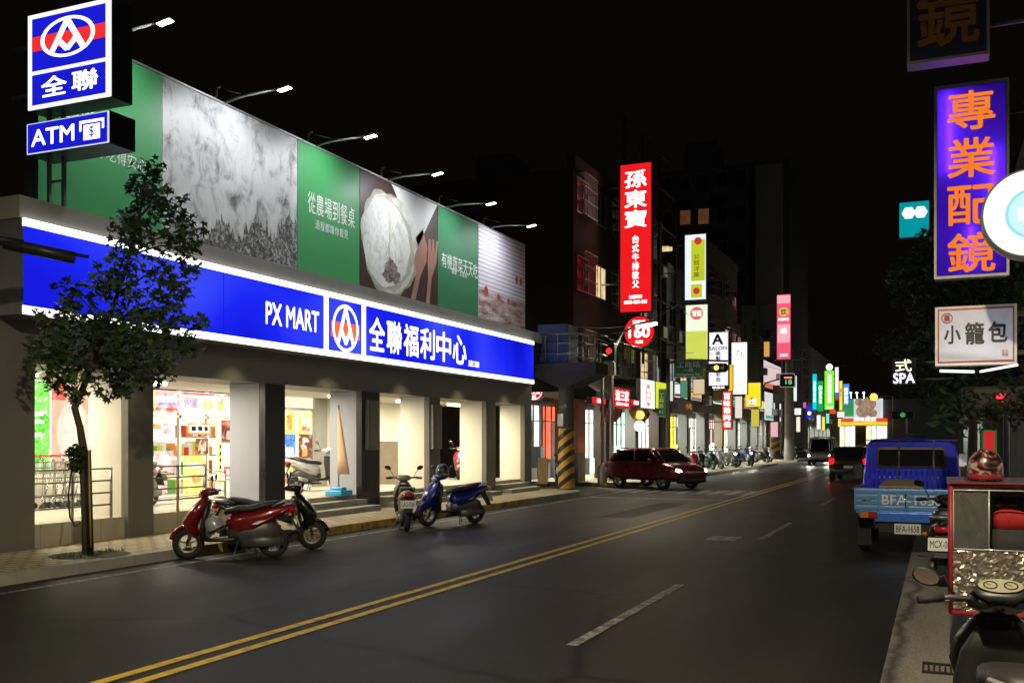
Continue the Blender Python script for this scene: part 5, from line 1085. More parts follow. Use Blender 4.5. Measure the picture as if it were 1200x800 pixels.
blade('white and acid yellow lightbox with small red heart, topmost of its column', 802, 275, 828, 351, Yat(801), wh, [('b', '', .62, .60, .62, .62, ye), ('b', '', .55, .14, .5, .2, ye), ('c', '', .62, .89, .34, .05, redf_), ('v', '公館洋菓', .55, .52, .26, .36, colour('olive_print', (.35, .18, .02), .6), .02), ('c', '', .55, .14, .3, .05, redf_)])
blade('pale green lightbox with a round red seal, under the acid yellow one', 803, 357, 830, 423, Yat(801), colour('pale_green', (.86, .95, .72), 1.05), [('b', '', .5, .28, .92, .5, colour('lime', (.72, .8, .12), .9)), ('c', '', .5, .84, .56, .2, colour('pink_red', (.85, .2, .16), .85)), ('t', '甘田', .5, .84, .38, .10, lw, .03)])
blade('white hair salon lightbox with a big black letter A', 830, 389, 854, 456, Yat(826), colour('salon_white', (.95, .93, 1), 1.05), [('t', 'A', .46, .87, .5, .17, inkf, .05), ('t', 'SALON', .48, .715, .86, .06, inkf, .02), ('v', '美髮', .48, .58, .24, .18, inkf, .03), ('v', '彩妝', .5, .22, .22, .18, inkf, .03), ('b', '', .5, .035, .96, .07, inkf), ('t', '專業美', .5, .035, .6, .04, lw, .02)])
blade('plain white lightbox with one thin brush character', 857, 401, 876, 462, Yat(852), colour('plain_white', (1, 1, .9), 1.6), [('t', '九', .5, .80, .6, .13, inkf, 0), ('t', '小', .5, .64, .16, .04, inkf), ('t', 'OPEN 11:00', .5, .05, .6, .03, inkf, .02)])
blade('faded unlit green grey sign with two columns of characters', 868, 357, 890, 448, Yat(862), mat('faded_green', (.16, .19, .12), .6, 0, .15, 2), [('v', '陽春麵王', .72, .6, .2, .4, inkf, .02), ('v', '老店麵', .25, .6, .18, .3, inkf, .01), ('r', '', .6, .17, .4, .1, mat('seal_red', (.4, .08, .05), .6)), ('t', '印', .6, .17, .2, .05, mat('seal_red', (.4, .08, .05), .6))])
blade('bright yellow lightbox with red burst drawing under the faded green sign', 873, 448, 892, 477, Yat(865), colour('bright_yellow', (1, .78, .02), 1.05), [('c', '', .45, .24, .5, .4, colour('burst_red', (.7, .12, .02), .8)), ('t', '火鍋', .45, .24, .5, .26, lw, .02)])
blade('narrow yellow light strip between the salon sign and the white sign', 853, 427, 859, 458, Yat(850), colour('amber_yellow', (1, .62, .02), 1.), [])
blade('tall pink and red lightbox with a round gold mark', 910, 345, 927, 421, Yat(902), colour('hot_pink', (1, .10, .20), 1.05), [('b', '', .5, .92, .9, .12, colour('light_pink', (1, .42, .5), 1.05)), ('c', '', .5, .73, .66, .13, colour('gold_mark', (.8, .62, .1), .9)), ('t', '炊', .5, .73, .4, .09, inkf, .03), ('t', 'MOMO', .5, .615, .7, .04, lw, .03), ('b', '', .5, .40, .84, .28, colour('light_pink', (1, .42, .5), 1.05)), ('t', '鍋', .5, .44, .4, .08, lw, .03), ('t', '24H', .5, .07, .5, .04, lw, .03)])
blade('dull grey unlit sign with dark characters beside the cyan lightbox', 938, 408, 951, 471, Yat(928), mat('dull_sign', (.22, .19, .17), .6, 0, .15, 2), [('v', '石牡客', .5, .72, .6, .44, inkf, .02), ('c', '', .5, .40, .6, .14, mat('seal_red', (.4, .08, .05), .6)), ('v', '大排檔', .6, .2, .3, .3, inkf, .02)])
blade('red lightbox with white outlined characters hanging low over the arcade', 846, 458, 858, 503, Yat(840), colour('eatery_red', (.85, .06, .03), .95), [('v', '百味鵝肉伯', .5, .5, .62, .9, lw, .02)])
blade('small pale salmon signboard behind the red eatery lightbox', 835, 457, 846, 469, Yat(832), mat('salmon_board', (.4, .22, .18), .6), [])
blade('cyan lightbox in the far cluster', 952, 438, 957.5, 480, Yat(946), colour('cyan', (.0, .68, .85), 1.05), [('v', '牙醫診所', .5, .5, .5, .6, lw, .03)])
blade('dark green lightbox between the cyan and the lime one', 958, 446, 965, 482, Yat(953), colour('mid_green', (.01, .45, .10), .9), [('v', '自助洗衣', .5, .55, .5, .6, lw, .03)])
limeb, _ = blade('lime green lightbox crowned by a white ball lamp', 966, 434, 978, 480, Yat(958), colour('lime_green', (.22, .88, .03), 1.1), [('v', '健康藥局', .5, .66, .4, .5, lw, .03), ('v', '大健康', .5, .3, .4, .25, lw, .03), ('t', '24H', .5, .06, .6, .05, lw, .03)])
p = onY(972, 430, Yat(958)); MB().lathe([(0, -.36)] + [(.36*math.cos(R(a)), .36*math.sin(R(a))) for a in range(-80, 81, 16)] + [(0, .36)], tuple(p), 'z', 20).build('ball_lamp', glow('ball_white', (1, 1, 1), 2.), limeb)
blade('white lightbox with blue and red foot in the far cluster', 978.5, 430, 983, 468, Yat(964), colour('far_white', (1, 1, .95), 1.2), [('b', '', .5, .14, .9, .16, colour('far_blue', (.05, .2, .9), .9)), ('b', '', .5, .03, .9, .1, redf_)])
blade('yellow lightbox in the far cluster', 983.5, 446, 987.5, 481, Yat(968), colour('far_yellow', (1, .85, .05), 1.), [('v', '麵包', .5, .6, .5, .3, redf_, .02)])
blade('blue lightbox with white dots of characters at the end of the far cluster', 988, 449.5, 995.5, 475, Yat(973), colour('sky_blue', (.08, .3, .95), 1.), [('v', '眼科診所', .5, .45, .6, .75, lw, .04)])
blade('small red signboard low in the far cluster', 972, 480, 980, 485, Yat(960), colour('low_red', (.9, .06, .02), 1.), [])
blade('small white signboard low in the far cluster', 981, 482, 990, 489, Yat(968), colour('low_white', (.95, .95, 1), 1.1), [])
blade('blue lightbox hanging below the cyan one', 945, 475, 952, 490, Yat(940), colour('deep_blue', (.04, .05, .8), .8), [('c', '', .5, .4, .6, .3, lw)])
blade('white diamond shaped lamp board on the far pole', 931, 478, 939, 486, Yat(925), colour('diamond_white', (1, 1, 1), 1.4), [])
for i, (u0, v0, u1, v1, c, s, lab) in enumerate(((783, 446, 789, 470, (.9, .95, .8), .8, 'slim pale lightbox right of the signal mast post'), (797, 446, 806, 466, (.15, .5, .3), .5, 'dim green lightbox under the wide green street name sign'), (812, 444, 826, 462, (1, .8, .5), .7, 'cream lightbox left of the salon lightbox foot'), (861, 464, 870, 490, (.95, .85, .7), .9, 'ivory lightbox under the plain white one'), (880, 479, 890, 500, (.9, .75, .1), .7, 'mustard lightbox under the red burst drawing'), (903, 494, 912, 512, (.95, .5, .6), .9, 'rose lightbox low beside the purple disc board'), (933, 488, 938, 506, (1, .9, .7), 1., 'cream lightbox low under the white diamond lamp'), (957, 486, 962, 503, (.95, .95, 1), 1.1, 'white lightbox low under the dark green one'), (963, 488, 967, 504, (1, .85, .1), 1., 'yellow lightbox low under the dark green one'), (921, 455, 927, 476, (.95, .3, .1), .9, 'orange lightbox just past the countdown signal'), (929, 440, 934, 470, (.9, .95, 1), 1., 'slim white lightbox left of the dull grey sign'), (941, 452, 945, 478, (.9, .1, .35), .9, 'magenta lightbox half behind the dull grey sign'), (968, 484, 972, 496, (.3, .9, .8), .9, 'small mint lightbox low under the lime green one'), (982, 490, 986, 500, (1, .8, .2), 1., 'small amber lightbox near the street end shop'), (895, 400, 902, 418, (.95, .5, .1), .7, 'small orange lightbox above the pink facade board'))):
    blade(lab, u0, v0, u1, v1, Yat(u0 - 5), colour('extra_%d' % i, c, s), [])
# signs lying flat on the left fronts
def flat(label, u0, u1, v0, v1, X, face, deco=None, name='shop_sign', th=.22):
    a, b_ = onX(u0, v0, X), onX(u1, v0, X); z1 = a.z; z0 = onX(u0, v1, X).z; y0, y1 = a.y, b_.y; w, h = y1 - y0, z1 - z0
    t = thing(name, label, 'sign', (X, (y0+y1)/2, z0), 0, 'flat shop signs on the left fronts'); MB().box(X - th, X - .012, y0, y1, z0, z1).build('sign_box', sboxm, t); MB().box(X - .011, X, y0 + .03, y1 - .03, z0 + .03, z1 - .03).build('sign_face', face, t)
    gs = {}
    for i, (kind, s, cx, cz, dw, dh, mm, bold) in enumerate(deco or []):
        B = gs.setdefault((mm.name, i if kind in 'cb' else 't'), [mm, kind, MB()])[2]; c = (X, y0 + w*cx, z0 + h*cz)
        if kind == 't': B.text(s, c, Y_, Z_, w*dw, h*dh, bold, .004 + .002*i)
        elif kind == 'v': n = len(s); ph = h*dh/n; B.vtext(s, (X, c[1], z0 + h*(cz + dh/2) - ph/2), Y_, Z_, w*dw, ph*.85, bold, .004 + .002*i, ph)
        elif kind == 'c': B.disc(c, Y_, Z_, w*dw/2, 30, .004 + .002*i, h*dh/2)
        else: B.rect(c, Y_, Z_, w*dw, h*dh, .004 + .002*i)
    for mm, kind, B in gs.values(): B.build('lettering' if kind in 'tv' else 'printed_shape', mm, t)
    return t
XA = -12.22
flat('red lit sign with three white characters on the black awning', 719.5, 738.5, 453, 477, XA, signred, [('t', '這三家', .5, .62, .8, .5, lw, .05), ('t', '健康牛排館', .5, .2, .75, .14, lw, .04)])
flat('small red light strip left of the three character sign', 694, 710, 464, 473, XA, signred, [('t', '精緻', .6, .5, .5, .55, lw, .04)])
flat('small red light strip right of the three character sign', 739.5, 750, 467, 475, XA, signred, [('t', '鍋物', .6, .5, .6, .55, lw, .04)])
flat('white lit sign with a tall oval red mark next to the yellow one', 751, 767.5, 442.5, 478, XA + .1, colour('mint_white', (.9, 1, .92), 1.15), [('c', '', .52, .46, .34, .74, colour('oval_pink', (.85, .3, .27), .9), 0), ('v', '滷肉飯', .52, .46, .22, .5, lw, .03)])
flat('acid yellow lit sign beside the white one with the oval mark', 768.5, 785, 446, 478.5, XA + .1, colour('acid_green', (.75, .82, .04), 1.), [])
flat('dull brown signboard past the yellow one', 787, 812, 466, 484, XA - .6, mat('brown_board', (.16, .13, .1), .6), [('t', '小吃', .8, .6, .3, .4, colour('orange_print', (.9, .25, .02), .8), .03)])
flat('white and pink lit facade board above the T shaped pole', 895, 917, 421, 453, -12.9, colour('pinkish_white', (.95, .72, .74), .8), [('b', '', .5, .1, .96, .2, colour('orange_red', (.85, .25, .15), .7), 0)])
flat('white lit facade board with a purple disc below the pink one', 896, 921, 458, 492, -12.9, colour('lilac_white', (.82, .85, .82), .85), [('c', '', .7, .3, .3, .3, colour('disc_purple', (.6, .15, .4), .7), 0), ('b', '', .3, .12, .5, .12, colour('teal_strip', (.2, .6, .5), .6), 0)])
flat('pale blue unlit shop board under the dull grey sign', 922, 946, 483, 497, -12.9, mat('pale_blue_board', (.3, .36, .38), .6), [])
# plain lit boards along the far arcade beams
for i, (y0, y1, z0, z1, c, s, lab) in enumerate(((51.6, 54.6, 4.0, 4.9, (.9, .95, 1), .9, 'bluish white lit board over the mint lit shop'), (55.4, 58.2, 4.0, 4.7, (1, .55, .12), .8, 'orange lit board past the mint lit shop'), (61.5, 64.5, 4.0, 5.0, (1, .92, .7), 1.1, 'cream lit board left of the yellow lit shop'), (65.4, 68.6, 4.0, 4.8, (.15, .7, .3), .8, 'green lit board between the far column lightboxes'),
        (72, 76, 4.0, 4.9, (.95, .3, .3), .8, 'rose lit board over the white lit shop'), (77.5, 81.5, 4.0, 4.9, (1, .85, .45), 1., 'amber lit board before the T shaped pole'), (86, 90, 4.0, 5.0, (.9, .9, 1), 1.1, 'long white lit board past the T shaped pole'), (92, 96.5, 4.0, 5., (.2, .5, 1), .9, 'blue lit board low behind the far cluster'), (98, 102.5, 4., 5., (1, .35, .1), .9, 'vermilion lit board low in the far row'), (106, 112, 4., 5.2, (1, .95, .8), 1., 'pale lit board on the farthest block'))):
    t = thing('shop_sign', lab, 'sign', (-12.9, (y0+y1)/2, z0), 0, 'flat shop signs on the left fronts'); MB().box(-12.99, -12.82, y0, y1, z0, z1).build('sign_box', sboxm, t)
    MB().box(-12.815, -12.80, y0 + .06, y1 - .06, z0 + .06, z1 - .06).build('sign_face', colour('board_%s' % lab.split()[0], c, s, .12), t)
    b = MB(); b.rect((-12.80, (y0+y1)/2, z0 + .2*(z1-z0)), Y_, Z_, (y1-y0)*.9, (z1-z0)*.16, .004); b.build('printed_stripe', colour('stripe_%d' % (i % 3), ((.8, .08, .05), (.1, .2, .6), (.05, .4, .2))[i % 3], .7), t)
# round paper lanterns below the white sign
for lab, u, v, r in (('yellow round lantern above the white ball lantern', 750, 486, 5.5), ('white ball lantern under the yellow one at the shop corner', 749.5, 499, 6.5)):
    c = onX(u, v, -12.75); t_ = c.y/ray(u, v)[1]; r = r/FPX*t_; t = thing('lantern', lab, 'lantern', tuple(c), 0, 'ball lanterns at the corner shop')
    MB().lathe([(.02, r*.98)] + [(r*math.cos(R(a)), r*math.sin(R(a))) for a in range(76, -77, -14)] + [(.02, -r*.98)], tuple(c), 'z', 20, cap=True).build('globe', glow('lantern_yellow', (1, .8, .15), 1.3) if 'yellow' in lab[:7] else glow('lantern_white', (1, 1, .85), 2.2), t)
    MB().tube([(c.x, c.y, c.z + r*.9), (c.x, c.y, 3.75 if v > 490 else 3.75)], .012, 5).build('cord', blackm, t)
# red cloth banners under the awning
for lab, y, w in (('draped red cloth banner under the black awning by the corner pillar', 40.9, 3.0), ('draped red and gold cloth banner under the black awning near the lanterns', 45.3, 3.2)):
    t = thing('cloth_banner', lab, 'banner', (-12.9, y, 2.6), 0, 'draped cloth banners'); b = MB(); n = 16; vs = []
    for i in range(n+1):
        s = i/n; sag = .25 + .55*math.sin(math.pi*s)**.8
        for j in range(6): vs.append((-12.9 + .06*math.sin(s*22 + j), y - w/2 + w*s, 3.35 - sag*j/5*(1.1) - .1*math.sin(s*9)*j/5))
    b.add(vs, [(i*6+j, (i+1)*6+j, (i+1)*6+j+1, i*6+j+1) for i in range(n) for j in range(5)], True); b.build('cloth', printmat('draped_red', [(.4, (.35,.03,.02)), (.6, (.5,.1,.04)), (.75, (.55,.4,.1))], 1.5), t)
    MB().tube([(-12.9, y - w/2 - .1, 3.36), (-12.9, y + w/2 + .1, 3.36)], .02, 6).build('rod', steel, t)

# ------------------------------------------------------------------ right hand signs
RG = 'projecting signs on the right side of the street'; RW = 2.3
puro = glow('tube_violet', (.62, .42, 1), 2.2, .04)
t = thing('projecting_sign', 'tall violet lightbox with four orange brush characters', 'sign', (.45, 15.2, 4.1), 0, RG)
a, b_ = onY(1096, 104, 15.2), onY(1181.5, 321, 15.2); x0, x1, z0, z1 = a.x, b_.x, b_.z, a.z; w, h = x1 - x0, z1 - z0; Y = 15.2
b = MB(); b.box(x0, x1, Y + .27, Y + .30, z0, z1); b.box(x0, x0 + .03, Y, Y + .269, z0, z1); b.box(x1 - .03, x1, Y, Y + .269, z0, z1); b.box(x0 + .031, x1 - .031, Y, Y + .269, z0, z0 + .03); b.box(x0 + .031, x1 - .031, Y, Y + .269, z1 - .03, z1); b.build('sign_box', mat('sign_white_inside', (.5, .5, .5), .5), t)
b = MB(); b.box(x0 - .012, x1 + .012, Y - .03, Y - .004, z0 - .02, z0 + .02); b.box(x0 - .012, x1 + .012, Y - .03, Y - .004, z1 - .02, z1 + .02); b.box(x0 - .014, x0 + .02, Y - .028, Y - .003, z0 + .021, z1 - .021); b.box(x1 - .02, x1 + .014, Y - .028, Y - .003, z0 + .021, z1 - .021); b.build('trim', galv, t)
mm, tt_, oo = nodes('violet_acrylic'); td = tt_.nodes.new('ShaderNodeBsdfTranslucent'); td.inputs[0].default_value = (.36, .15, .95, 1); df = tt_.nodes.new('ShaderNodeBsdfDiffuse'); df.inputs[0].default_value = (.05, .012, .3, 1); ads = tt_.nodes.new('ShaderNodeMixShader'); ads.inputs[0].default_value = .25; tt_.links.new(td.outputs[0], ads.inputs[1]); tt_.links.new(df.outputs[0], ads.inputs[2]); tt_.links.new(ads.outputs[0], oo.inputs[0])
MB().box(x0 + .022, x1 - .022, Y - .003, Y + .001, z0 + .022, z1 - .022).build('sign_face', mm, t)
for cx, c0, c1 in ((.2, .55, .96), (.8, .30, .66), (.5, .05, .26)):
    q = MB().tube([(x0 + w*cx, Y + .05, z0 + h*c0), (x0 + w*cx, Y + .05, z0 + h*c1)], .018, 8).build('light_tube', glow('inner_tube', (.75, .68, 1), 34, .02), t)
b = MB(); b.vtext('專業配鏡', (x0 + w*.5, Y - .004, z0 + h*.865), X_, Z_, w*.64, h*.20, .025, .004, h*.247); b.build('lettering', glow('letter_orange', (1, .22, .02), .95), t)
b = MB()
for z in (z0 + .5, z1 - .4): b.tube([(x1, Y + .15, z), (RW, Y + .15, z)], .03, 6)
b.tube([(x1, Y + .15, z1 - .4), (RW, Y + .15, z1 + .35)], .012, 5); b.build('bracket', steel, t)
blade('unlit dark blue sign with one dim orange character at the top edge', 1063, -110, 1160, 62, 13.2, mat('unlit_blue', (.02, .02, .09), .4, 0, .1, 2), [('v', '專鏡', .5, .5, .74, .9, mat('dim_orange', (.5, .2, .03), .5), .025)], wall=RW, group=RG, rim=galv)
roundsign('big round white lightbox cut by the right edge, before the violet sign', 1208, 249, 52, 11.2, colour('round_white', (.96, 1, 1), 1.35), [('c', '', .05, -.02, .58, .6, colour('pale_teal', (.62, .93, .95), 1.05), 0), ('r', '', .05, -.02, .5, .56, colour('teal_ring', (.35, .82, .88), 1.0), 0), ('p', [(-.3,-.14),(.3,-.14),(.3,.14),(-.3,.14)], .05, -.02, 0, 0, lw, 0), ('p', [(-.14,-.3),(.14,-.3),(.14,.3),(-.14,.3)], .05, -.02, 0, 0, lw, 0)], 2.3, RG, mat('round_rim', (.35, .33, .28), .4, .5), both=True)
dm, dd = blade('white signboard with red border and three black brush characters', 1096, 360, 1192, 426, 13.0, mat('board_red', (.45, .045, .03), .45), [('b', '', .5, .5, .90, .86, mat('board_white', (.66, .66, .78), .5)), ('t', '小', .215, .52, .2, .3, inkf, .04), ('t', '籠', .49, .53, .23, .36, inkf, .03), ('t', '包', .77, .54, .22, .33, inkf, .04), ('r', '', .15, .8, .14, .2, mat('seal_red2', (.45, .05, .05), .6)), ('t', '蔡', .15, .8, .075, .11, mat('seal_red2', (.45, .05, .05), .6), .02), ('t', '手工', .855, .21, .08, .05, mat('seal_red2', (.45, .05, .05), .6), .02), ('t', '現做', .855, .155, .08, .05, mat('seal_red2', (.45, .05, .05), .6), .02)], wall=RW, group=RG, rim=mat('board_rim', (.7, .68, .6), .4))
b = MB(); x0, x1, z0, z1 = dd; b.tube([(x0 + .05, 12.7, z0 - .08), (x0 + .42, 12.7, z0 - .10)], .016, 8); b.tube([(x0 + .48, 12.7, z0 - .10), (x1, 12.9, z0 - .02)], .014, 8); b.build('sign_tube', glow('tube_glass', (.95, 1, .95), 1.6), dm); lamp('AREA', 'sign_tube_light', dm, ((x0+x1)/2, 12.45, z0 - .25), 3.5, (.93, .95, 1), aim=((x0+x1)/2, 13.0, z0 + .4), size=.8, sizey=.06)  # tube glow and area light are added to brighten the board
blade('teal lightbox with a white glasses shaped mark above the trees', 1053, 237, 1090, 277, 46, colour('teal', (.0, .36, .42), .85), [], wall=RW, group=RG)
t_ = COL.objects[-1]; 
pc = onY(1072, 249, 46); b = MB()
for s in (-1, 1): b.poly([(.28*math.cos(R(60*i)), .28*math.sin(R(60*i))) for i in range(6)], (pc.x + s*.24, 46, pc.z), X_, Z_, .01 + .002*s)
b.build('glasses_mark', glow('mark_white', (1, .97, .85), 1.2), [o for o in COL.objects if o.get('label', '').startswith('teal lightbox')][0])
b2 = blade('small dark sign reading SPA in violet white under one yellow character', 1046, 420, 1073, 450, 23.5, mat('spa_dark', (.03, .012, .02), .5), [('t', '式', .48, .72, .7, .46, glow('spa_yellow', (1, .95, .6), 1.6), .02), ('t', 'SPA', .5, .24, .92, .38, glow('spa_violet', (.72, .7, 1), 1.8), .04)], wall=RW, group=RG)
blade('dark blue unlit signboard with pale lines behind the dumpling signboard', 1163, 423, 1190, 442, 20.5, mat('navy_board', (.02, .04, .16), .5), [('b', '', .55, .7, .6, .07, mat('pale_line', (.4, .45, .5), .5)), ('b', '', .55, .5, .6, .07, mat('pale_line', (.4, .45, .5), .5)), ('b', '', .55, .3, .6, .07, mat('pale_line', (.4, .45, .5), .5))], wall=RW, group=RG)
blade('red and green standing signboard between the right hand trunks', 1149, 502, 1170, 547, 22.5, glow('board_green', (.03, .22, .06), .5), [('b', '', .5, .68, .6, .5, glow('board_red_lit', (.75, .03, .03), .75))], wall=None, group=RG)
sb = [o for o in COL.objects if o.get('label', '').startswith('red and green standing')][0]; p = onY(1149, 547, 22.5); q = onY(1170, 547, 22.5)
for x in (p.x + .06, q.x - .06): MB().tube([(x, 22.6, 0), (x, 22.6, p.z + .1)], .03, 6).build('leg', galv, sb)

# ------------------------------------------------------------------ poles, signals, lamps, cables
def stripes(mb, c, r, z0, z1, n=5, hstep=.36):
    "slanted black bands round a post"
    k = 20
    for i in range(n):
        za = z0 + (z1 - z0)*i/n; vs = []
        for j in range(k+1):
            a = 2*math.pi*j/k; dz = .22*math.cos(a)
            vs += [(c[0] + r*math.cos(a), c[1] + r*math.sin(a), min(z1, max(z0, za + dz + .12))), (c[0] + r*math.cos(a), c[1] + r*math.sin(a), min(z1, max(z0, za + dz + .12 + hstep*.5)))]
        mb.add(vs, [(2*j, 2*j+2, 2*j+3, 2*j+1) for j in range(k)], True)
poly_ = paintmat('post_yellow', (.55, .3, .03), .36, 5)
p = (-11.33, 31.0); t = thing('utility_pole', 'concrete pole with a railed transformer platform, banded black and yellow at the corner', 'pole', (*p, .15), 0, 'utility poles')
MB().lathe([(.27, .15), (.26, 3.7)], (*p, 0), 'z', 26).build('shaft', darkconc, t); sl_ = MB().lathe([(.276, .2), (.272, 2.15), (.264, 2.16)], (*p, 0), 'z', 26).build('band_sleeve', poly_, t); b = MB(); stripes(b, p, .280, .2, 2.15, 5); b.build('black_band', blackp, sl_)
b = MB(); b.prism([(p[0] - .28, p[1] - .4, 3.55), (p[0] + .28, p[1] - .4, 3.55), (p[0] + 1.2, p[1] - .5, 3.95), (p[0] + 1.2, p[1] - .5, 4.3), (p[0] - 1.05, p[1] - .5, 4.3), (p[0] - 1.05, p[1] - .5, 3.95)], (0, 1.25, 0)); hd_ = b.build('platform', mat('sooty_concrete', (.05, .048, .043), .85, 0, .35, 2), t)  # platform concrete is darker than the shaft
b = MB()
for z in (4.6, 4.95, 5.25): b.tube([(p[0] - 1.0, p[1] - .45, z), (p[0] + 1.15, p[1] - .45, z), (p[0] + 1.15, p[1] + .85, z), (p[0] - 1.0, p[1] + .85, z), (p[0] - 1.0, p[1] - .45, z)], .02, 6)
for q in range(6): b.tube([(p[0] - 1.0 + .43*q, p[1] - .45, 4.3), (p[0] - 1.0 + .43*q, p[1] - .45, 5.25)], .018, 5)
b.build('rail', steel, hd_)
MB().box(p[0] - .9, p[0] + .15, p[1] - .3, p[1] + .7, 4.3, 5.6).build('transformer_box', mat('dull_blue_sheet', (.05, .08, .17), .5, .3, .2, 3), t, bevel=.02)
b = MB(); b.lathe([(.10, -.012), (.11, 0), (.0, .02)], (p[0] + .02, p[1] - .275, 2.9), 'y', 16); b.build('meter_dial', galv, t); MB().box(p[0] - .2, p[0] + .0, p[1] - .31, p[1] - .265, 2.25, 2.65).build('notice', whitepn, t)
P = onT(907, 538, 85); p = (P.x, P.y); t = thing('utility_pole', 'T shaped pole carrying a wide transformer box, banded black and yellow at its foot', 'pole', (*p, .15), 0, 'utility poles')
MB().lathe([(.8, .15), (.78, .4), (.5, .6), (.46, 6.2)], (*p, 0), 'z', 20).build('shaft', darkconc, t); b = MB(); stripes(b, p, .50, .6, 3.4, 5, .6); b.build('black_band', poly_, t)
b = MB(); b.prism([(p[0] - .5, p[1] - .8, 4.9), (p[0] + .5, p[1] - .8, 4.9), (p[0] + 1.35, p[1] - .8, 5.6), (p[0] + 1.35, p[1] - .8, 6.4), (p[0] - 1.35, p[1] - .8, 6.4), (p[0] - 1.35, p[1] - .8, 5.6)], (0, 1.6, 0)); b.build('transformer_box', mat('box_green_grey', (.05, .05, .035), .6, 0, .2, 2), t)
P = onT(925, 535, 80); t = thing('utility_pole', 'pale round concrete pole behind the small countdown signal', 'pole', (P.x, P.y, .15), 0, 'utility poles'); MB().lathe([(.4, .15), (.34, 6.5), (.3, 9)], (P.x, P.y, 0), 'z', 16).build('shaft', conc, t); b = MB(); b.box(P.x - 1.2, P.x + 1.2, P.y - .08, P.y + .08, 8.2, 8.35); b.build('crossarm', steel, t)
# street lamp with curved arm
def streetlamp(label, base, arm, H, e, lit=True, reach=1.):
    t = thing('street_lamp', label, 'street lamp', base, 0, 'street lamps'); bx_, by_, bz = base; b = MB(); dx, dy = arm
    b.tube([(bx_, by_, bz), (bx_, by_, H - 1.6), (bx_ + dx*.06, by_ + dy*.06, H - .9), (bx_ + dx*.3, by_ + dy*.3, H - .25), (bx_ + dx*.65, by_ + dy*.65, H + .0), (bx_ + dx*.9, by_ + dy*.9, H + .08)], [.09, .075, .06, .05, .045, .04], 10); b.lathe([(.16, 0), (.16, .5), (.1, .55)], base, 'z', 14); b.build('post', galv, t)
    q = Vector((bx_ + dx, by_ + dy, H + .08)); d = Vector((dx, dy, 0)).normalized(); b = MB(); s = Vector((-d.y, d.x, 0))
    b.loft([(-.45, .0, .08, .05), (-.2, .02, .15, .07), (.3, .02, .14, .06), (.42, .0, .06, .03)], 14, 3); ang = math.atan2(d.y, d.x); M4 = Matrix.Translation(q) @ Matrix.Rotation(ang, 4, 'Z') @ Matrix.Rotation(R(-6), 4, 'Y'); b.v = [M4 @ v for v in b.v]; b.build('lamp_head', galv, t)
    b = MB(); b.m = M4; b.loft([(-.42, -.06, .10, .05), (.0, -.085, .15, .07), (.40, -.05, .10, .05)], 14, 2.5); b.build('lamp_glass', glow('street_lamp_glass', (1, .9, .55), 30, .02), t)
    lamp('SPOT', 'street_lamp_light', t, q + Vector((0, 0, -.2)), e, (1, .86, .58), aim=q + Vector((0, 0, -6)), size=.12, spot=R(170), blend=.3); return t
A = onT(717, 563, 40); Lh = onT(758, 379, 39.4)
streetlamp('curved arm street lamp glowing yellow before the round price sign', (A.x, A.y, .15), (Lh.x - A.x, Lh.y - A.y), Lh.z - .08, 650)
streetlamp('street lamp on the right roadside behind the viewer', (1.5, 1.0, 0), (-1.7, .5), 7.8, 4200)
streetlamp('street lamp by the left kerb behind the viewer', (-11.2, -1.5, .15), (1.6, .3), 7.6, 330)  # added lamp out of view, brightens the left pavement and scooters
# pedestrian signal post
B_ = onT(706, 562, 38.5); t = thing('signal_post', 'pedestrian signal post with red figure lamp and banded foot near the street lamp', 'traffic signal', (B_.x, B_.y, .15)); top = onT(706, 405, 38.5).z
MB().tube([(B_.x, B_.y, .15), (B_.x, B_.y, top)], .06, 10).lathe([(.2, .15), (.2, .75), (.09, .9)], (B_.x, B_.y, 0), 'z', 14).build('post', galv, t)
b = MB(); stripes(b, (B_.x, B_.y), .075, 2.0, 2.75, 2, .5); b.build('yellow_band', poly_, t)
cx = B_.x + .28; b = MB(); b.box(cx - .24, cx + .24, B_.y - .12, B_.y + .14, top - .6, top + .08); b.build('housing', mat('signal_green', (.01, .05, .03), .4), t, bevel=.02)
for x, z, w_ in ((cx, top + .085, .5),): MB().box(x - w_/2, x + w_/2, B_.y - .25, B_.y - .12, z - .05, z).build('visor', mat('visor_teal', (.03, .25, .17), .4), t)
MB().disc((cx + .02, B_.y - .123, top - .22), X_, Z_, .12, 24).build('red_lens', glow('signal_red', (1, .03, .02), 1.6), t)
MB().box(B_.x + .1, B_.x + .52, B_.y - .1, B_.y + .05, top - 1.15, top - .66).build('control_box', mat('box_white', (.55, .55, .52), .5), t)
# signal mast with horizontal lamps, street name signs hung from it
MY = 46.; mp = onY(783, 560, MY); z_ = onY(840, 431, MY).z; t = thing('signal_mast', 'horizontal traffic signal with a glowing orange lamp on a mast arm over the road', 'traffic signal', (mp.x, MY, .15)); xe = onY(853, 431, MY).x
MB().tube([(mp.x, MY, .15), (mp.x, MY, z_ + .5)], [.12, .09], 12).tube([(mp.x, MY, z_ + .3), (mp.x + 1., MY, z_ + .42), (xe, MY, z_ + .3)], [.06, .05, .04], 8).build('mast', darkconc, t)
xa = onY(828, 431, MY).x; b = MB(); b.loft([(xa, 0, .05, .12), (xa + .08, 0, .12, .2), ((xa+xe)/2, 0, .13, .22), (xe - .08, 0, .12, .2), (xe, 0, .05, .12)], 16, 2.6); b.v = [v + Vector((0, MY, z_)) for v in b.v]; hs = b.build('signal_head', mat('signal_dark', (.02, .02, .018), .4), t)
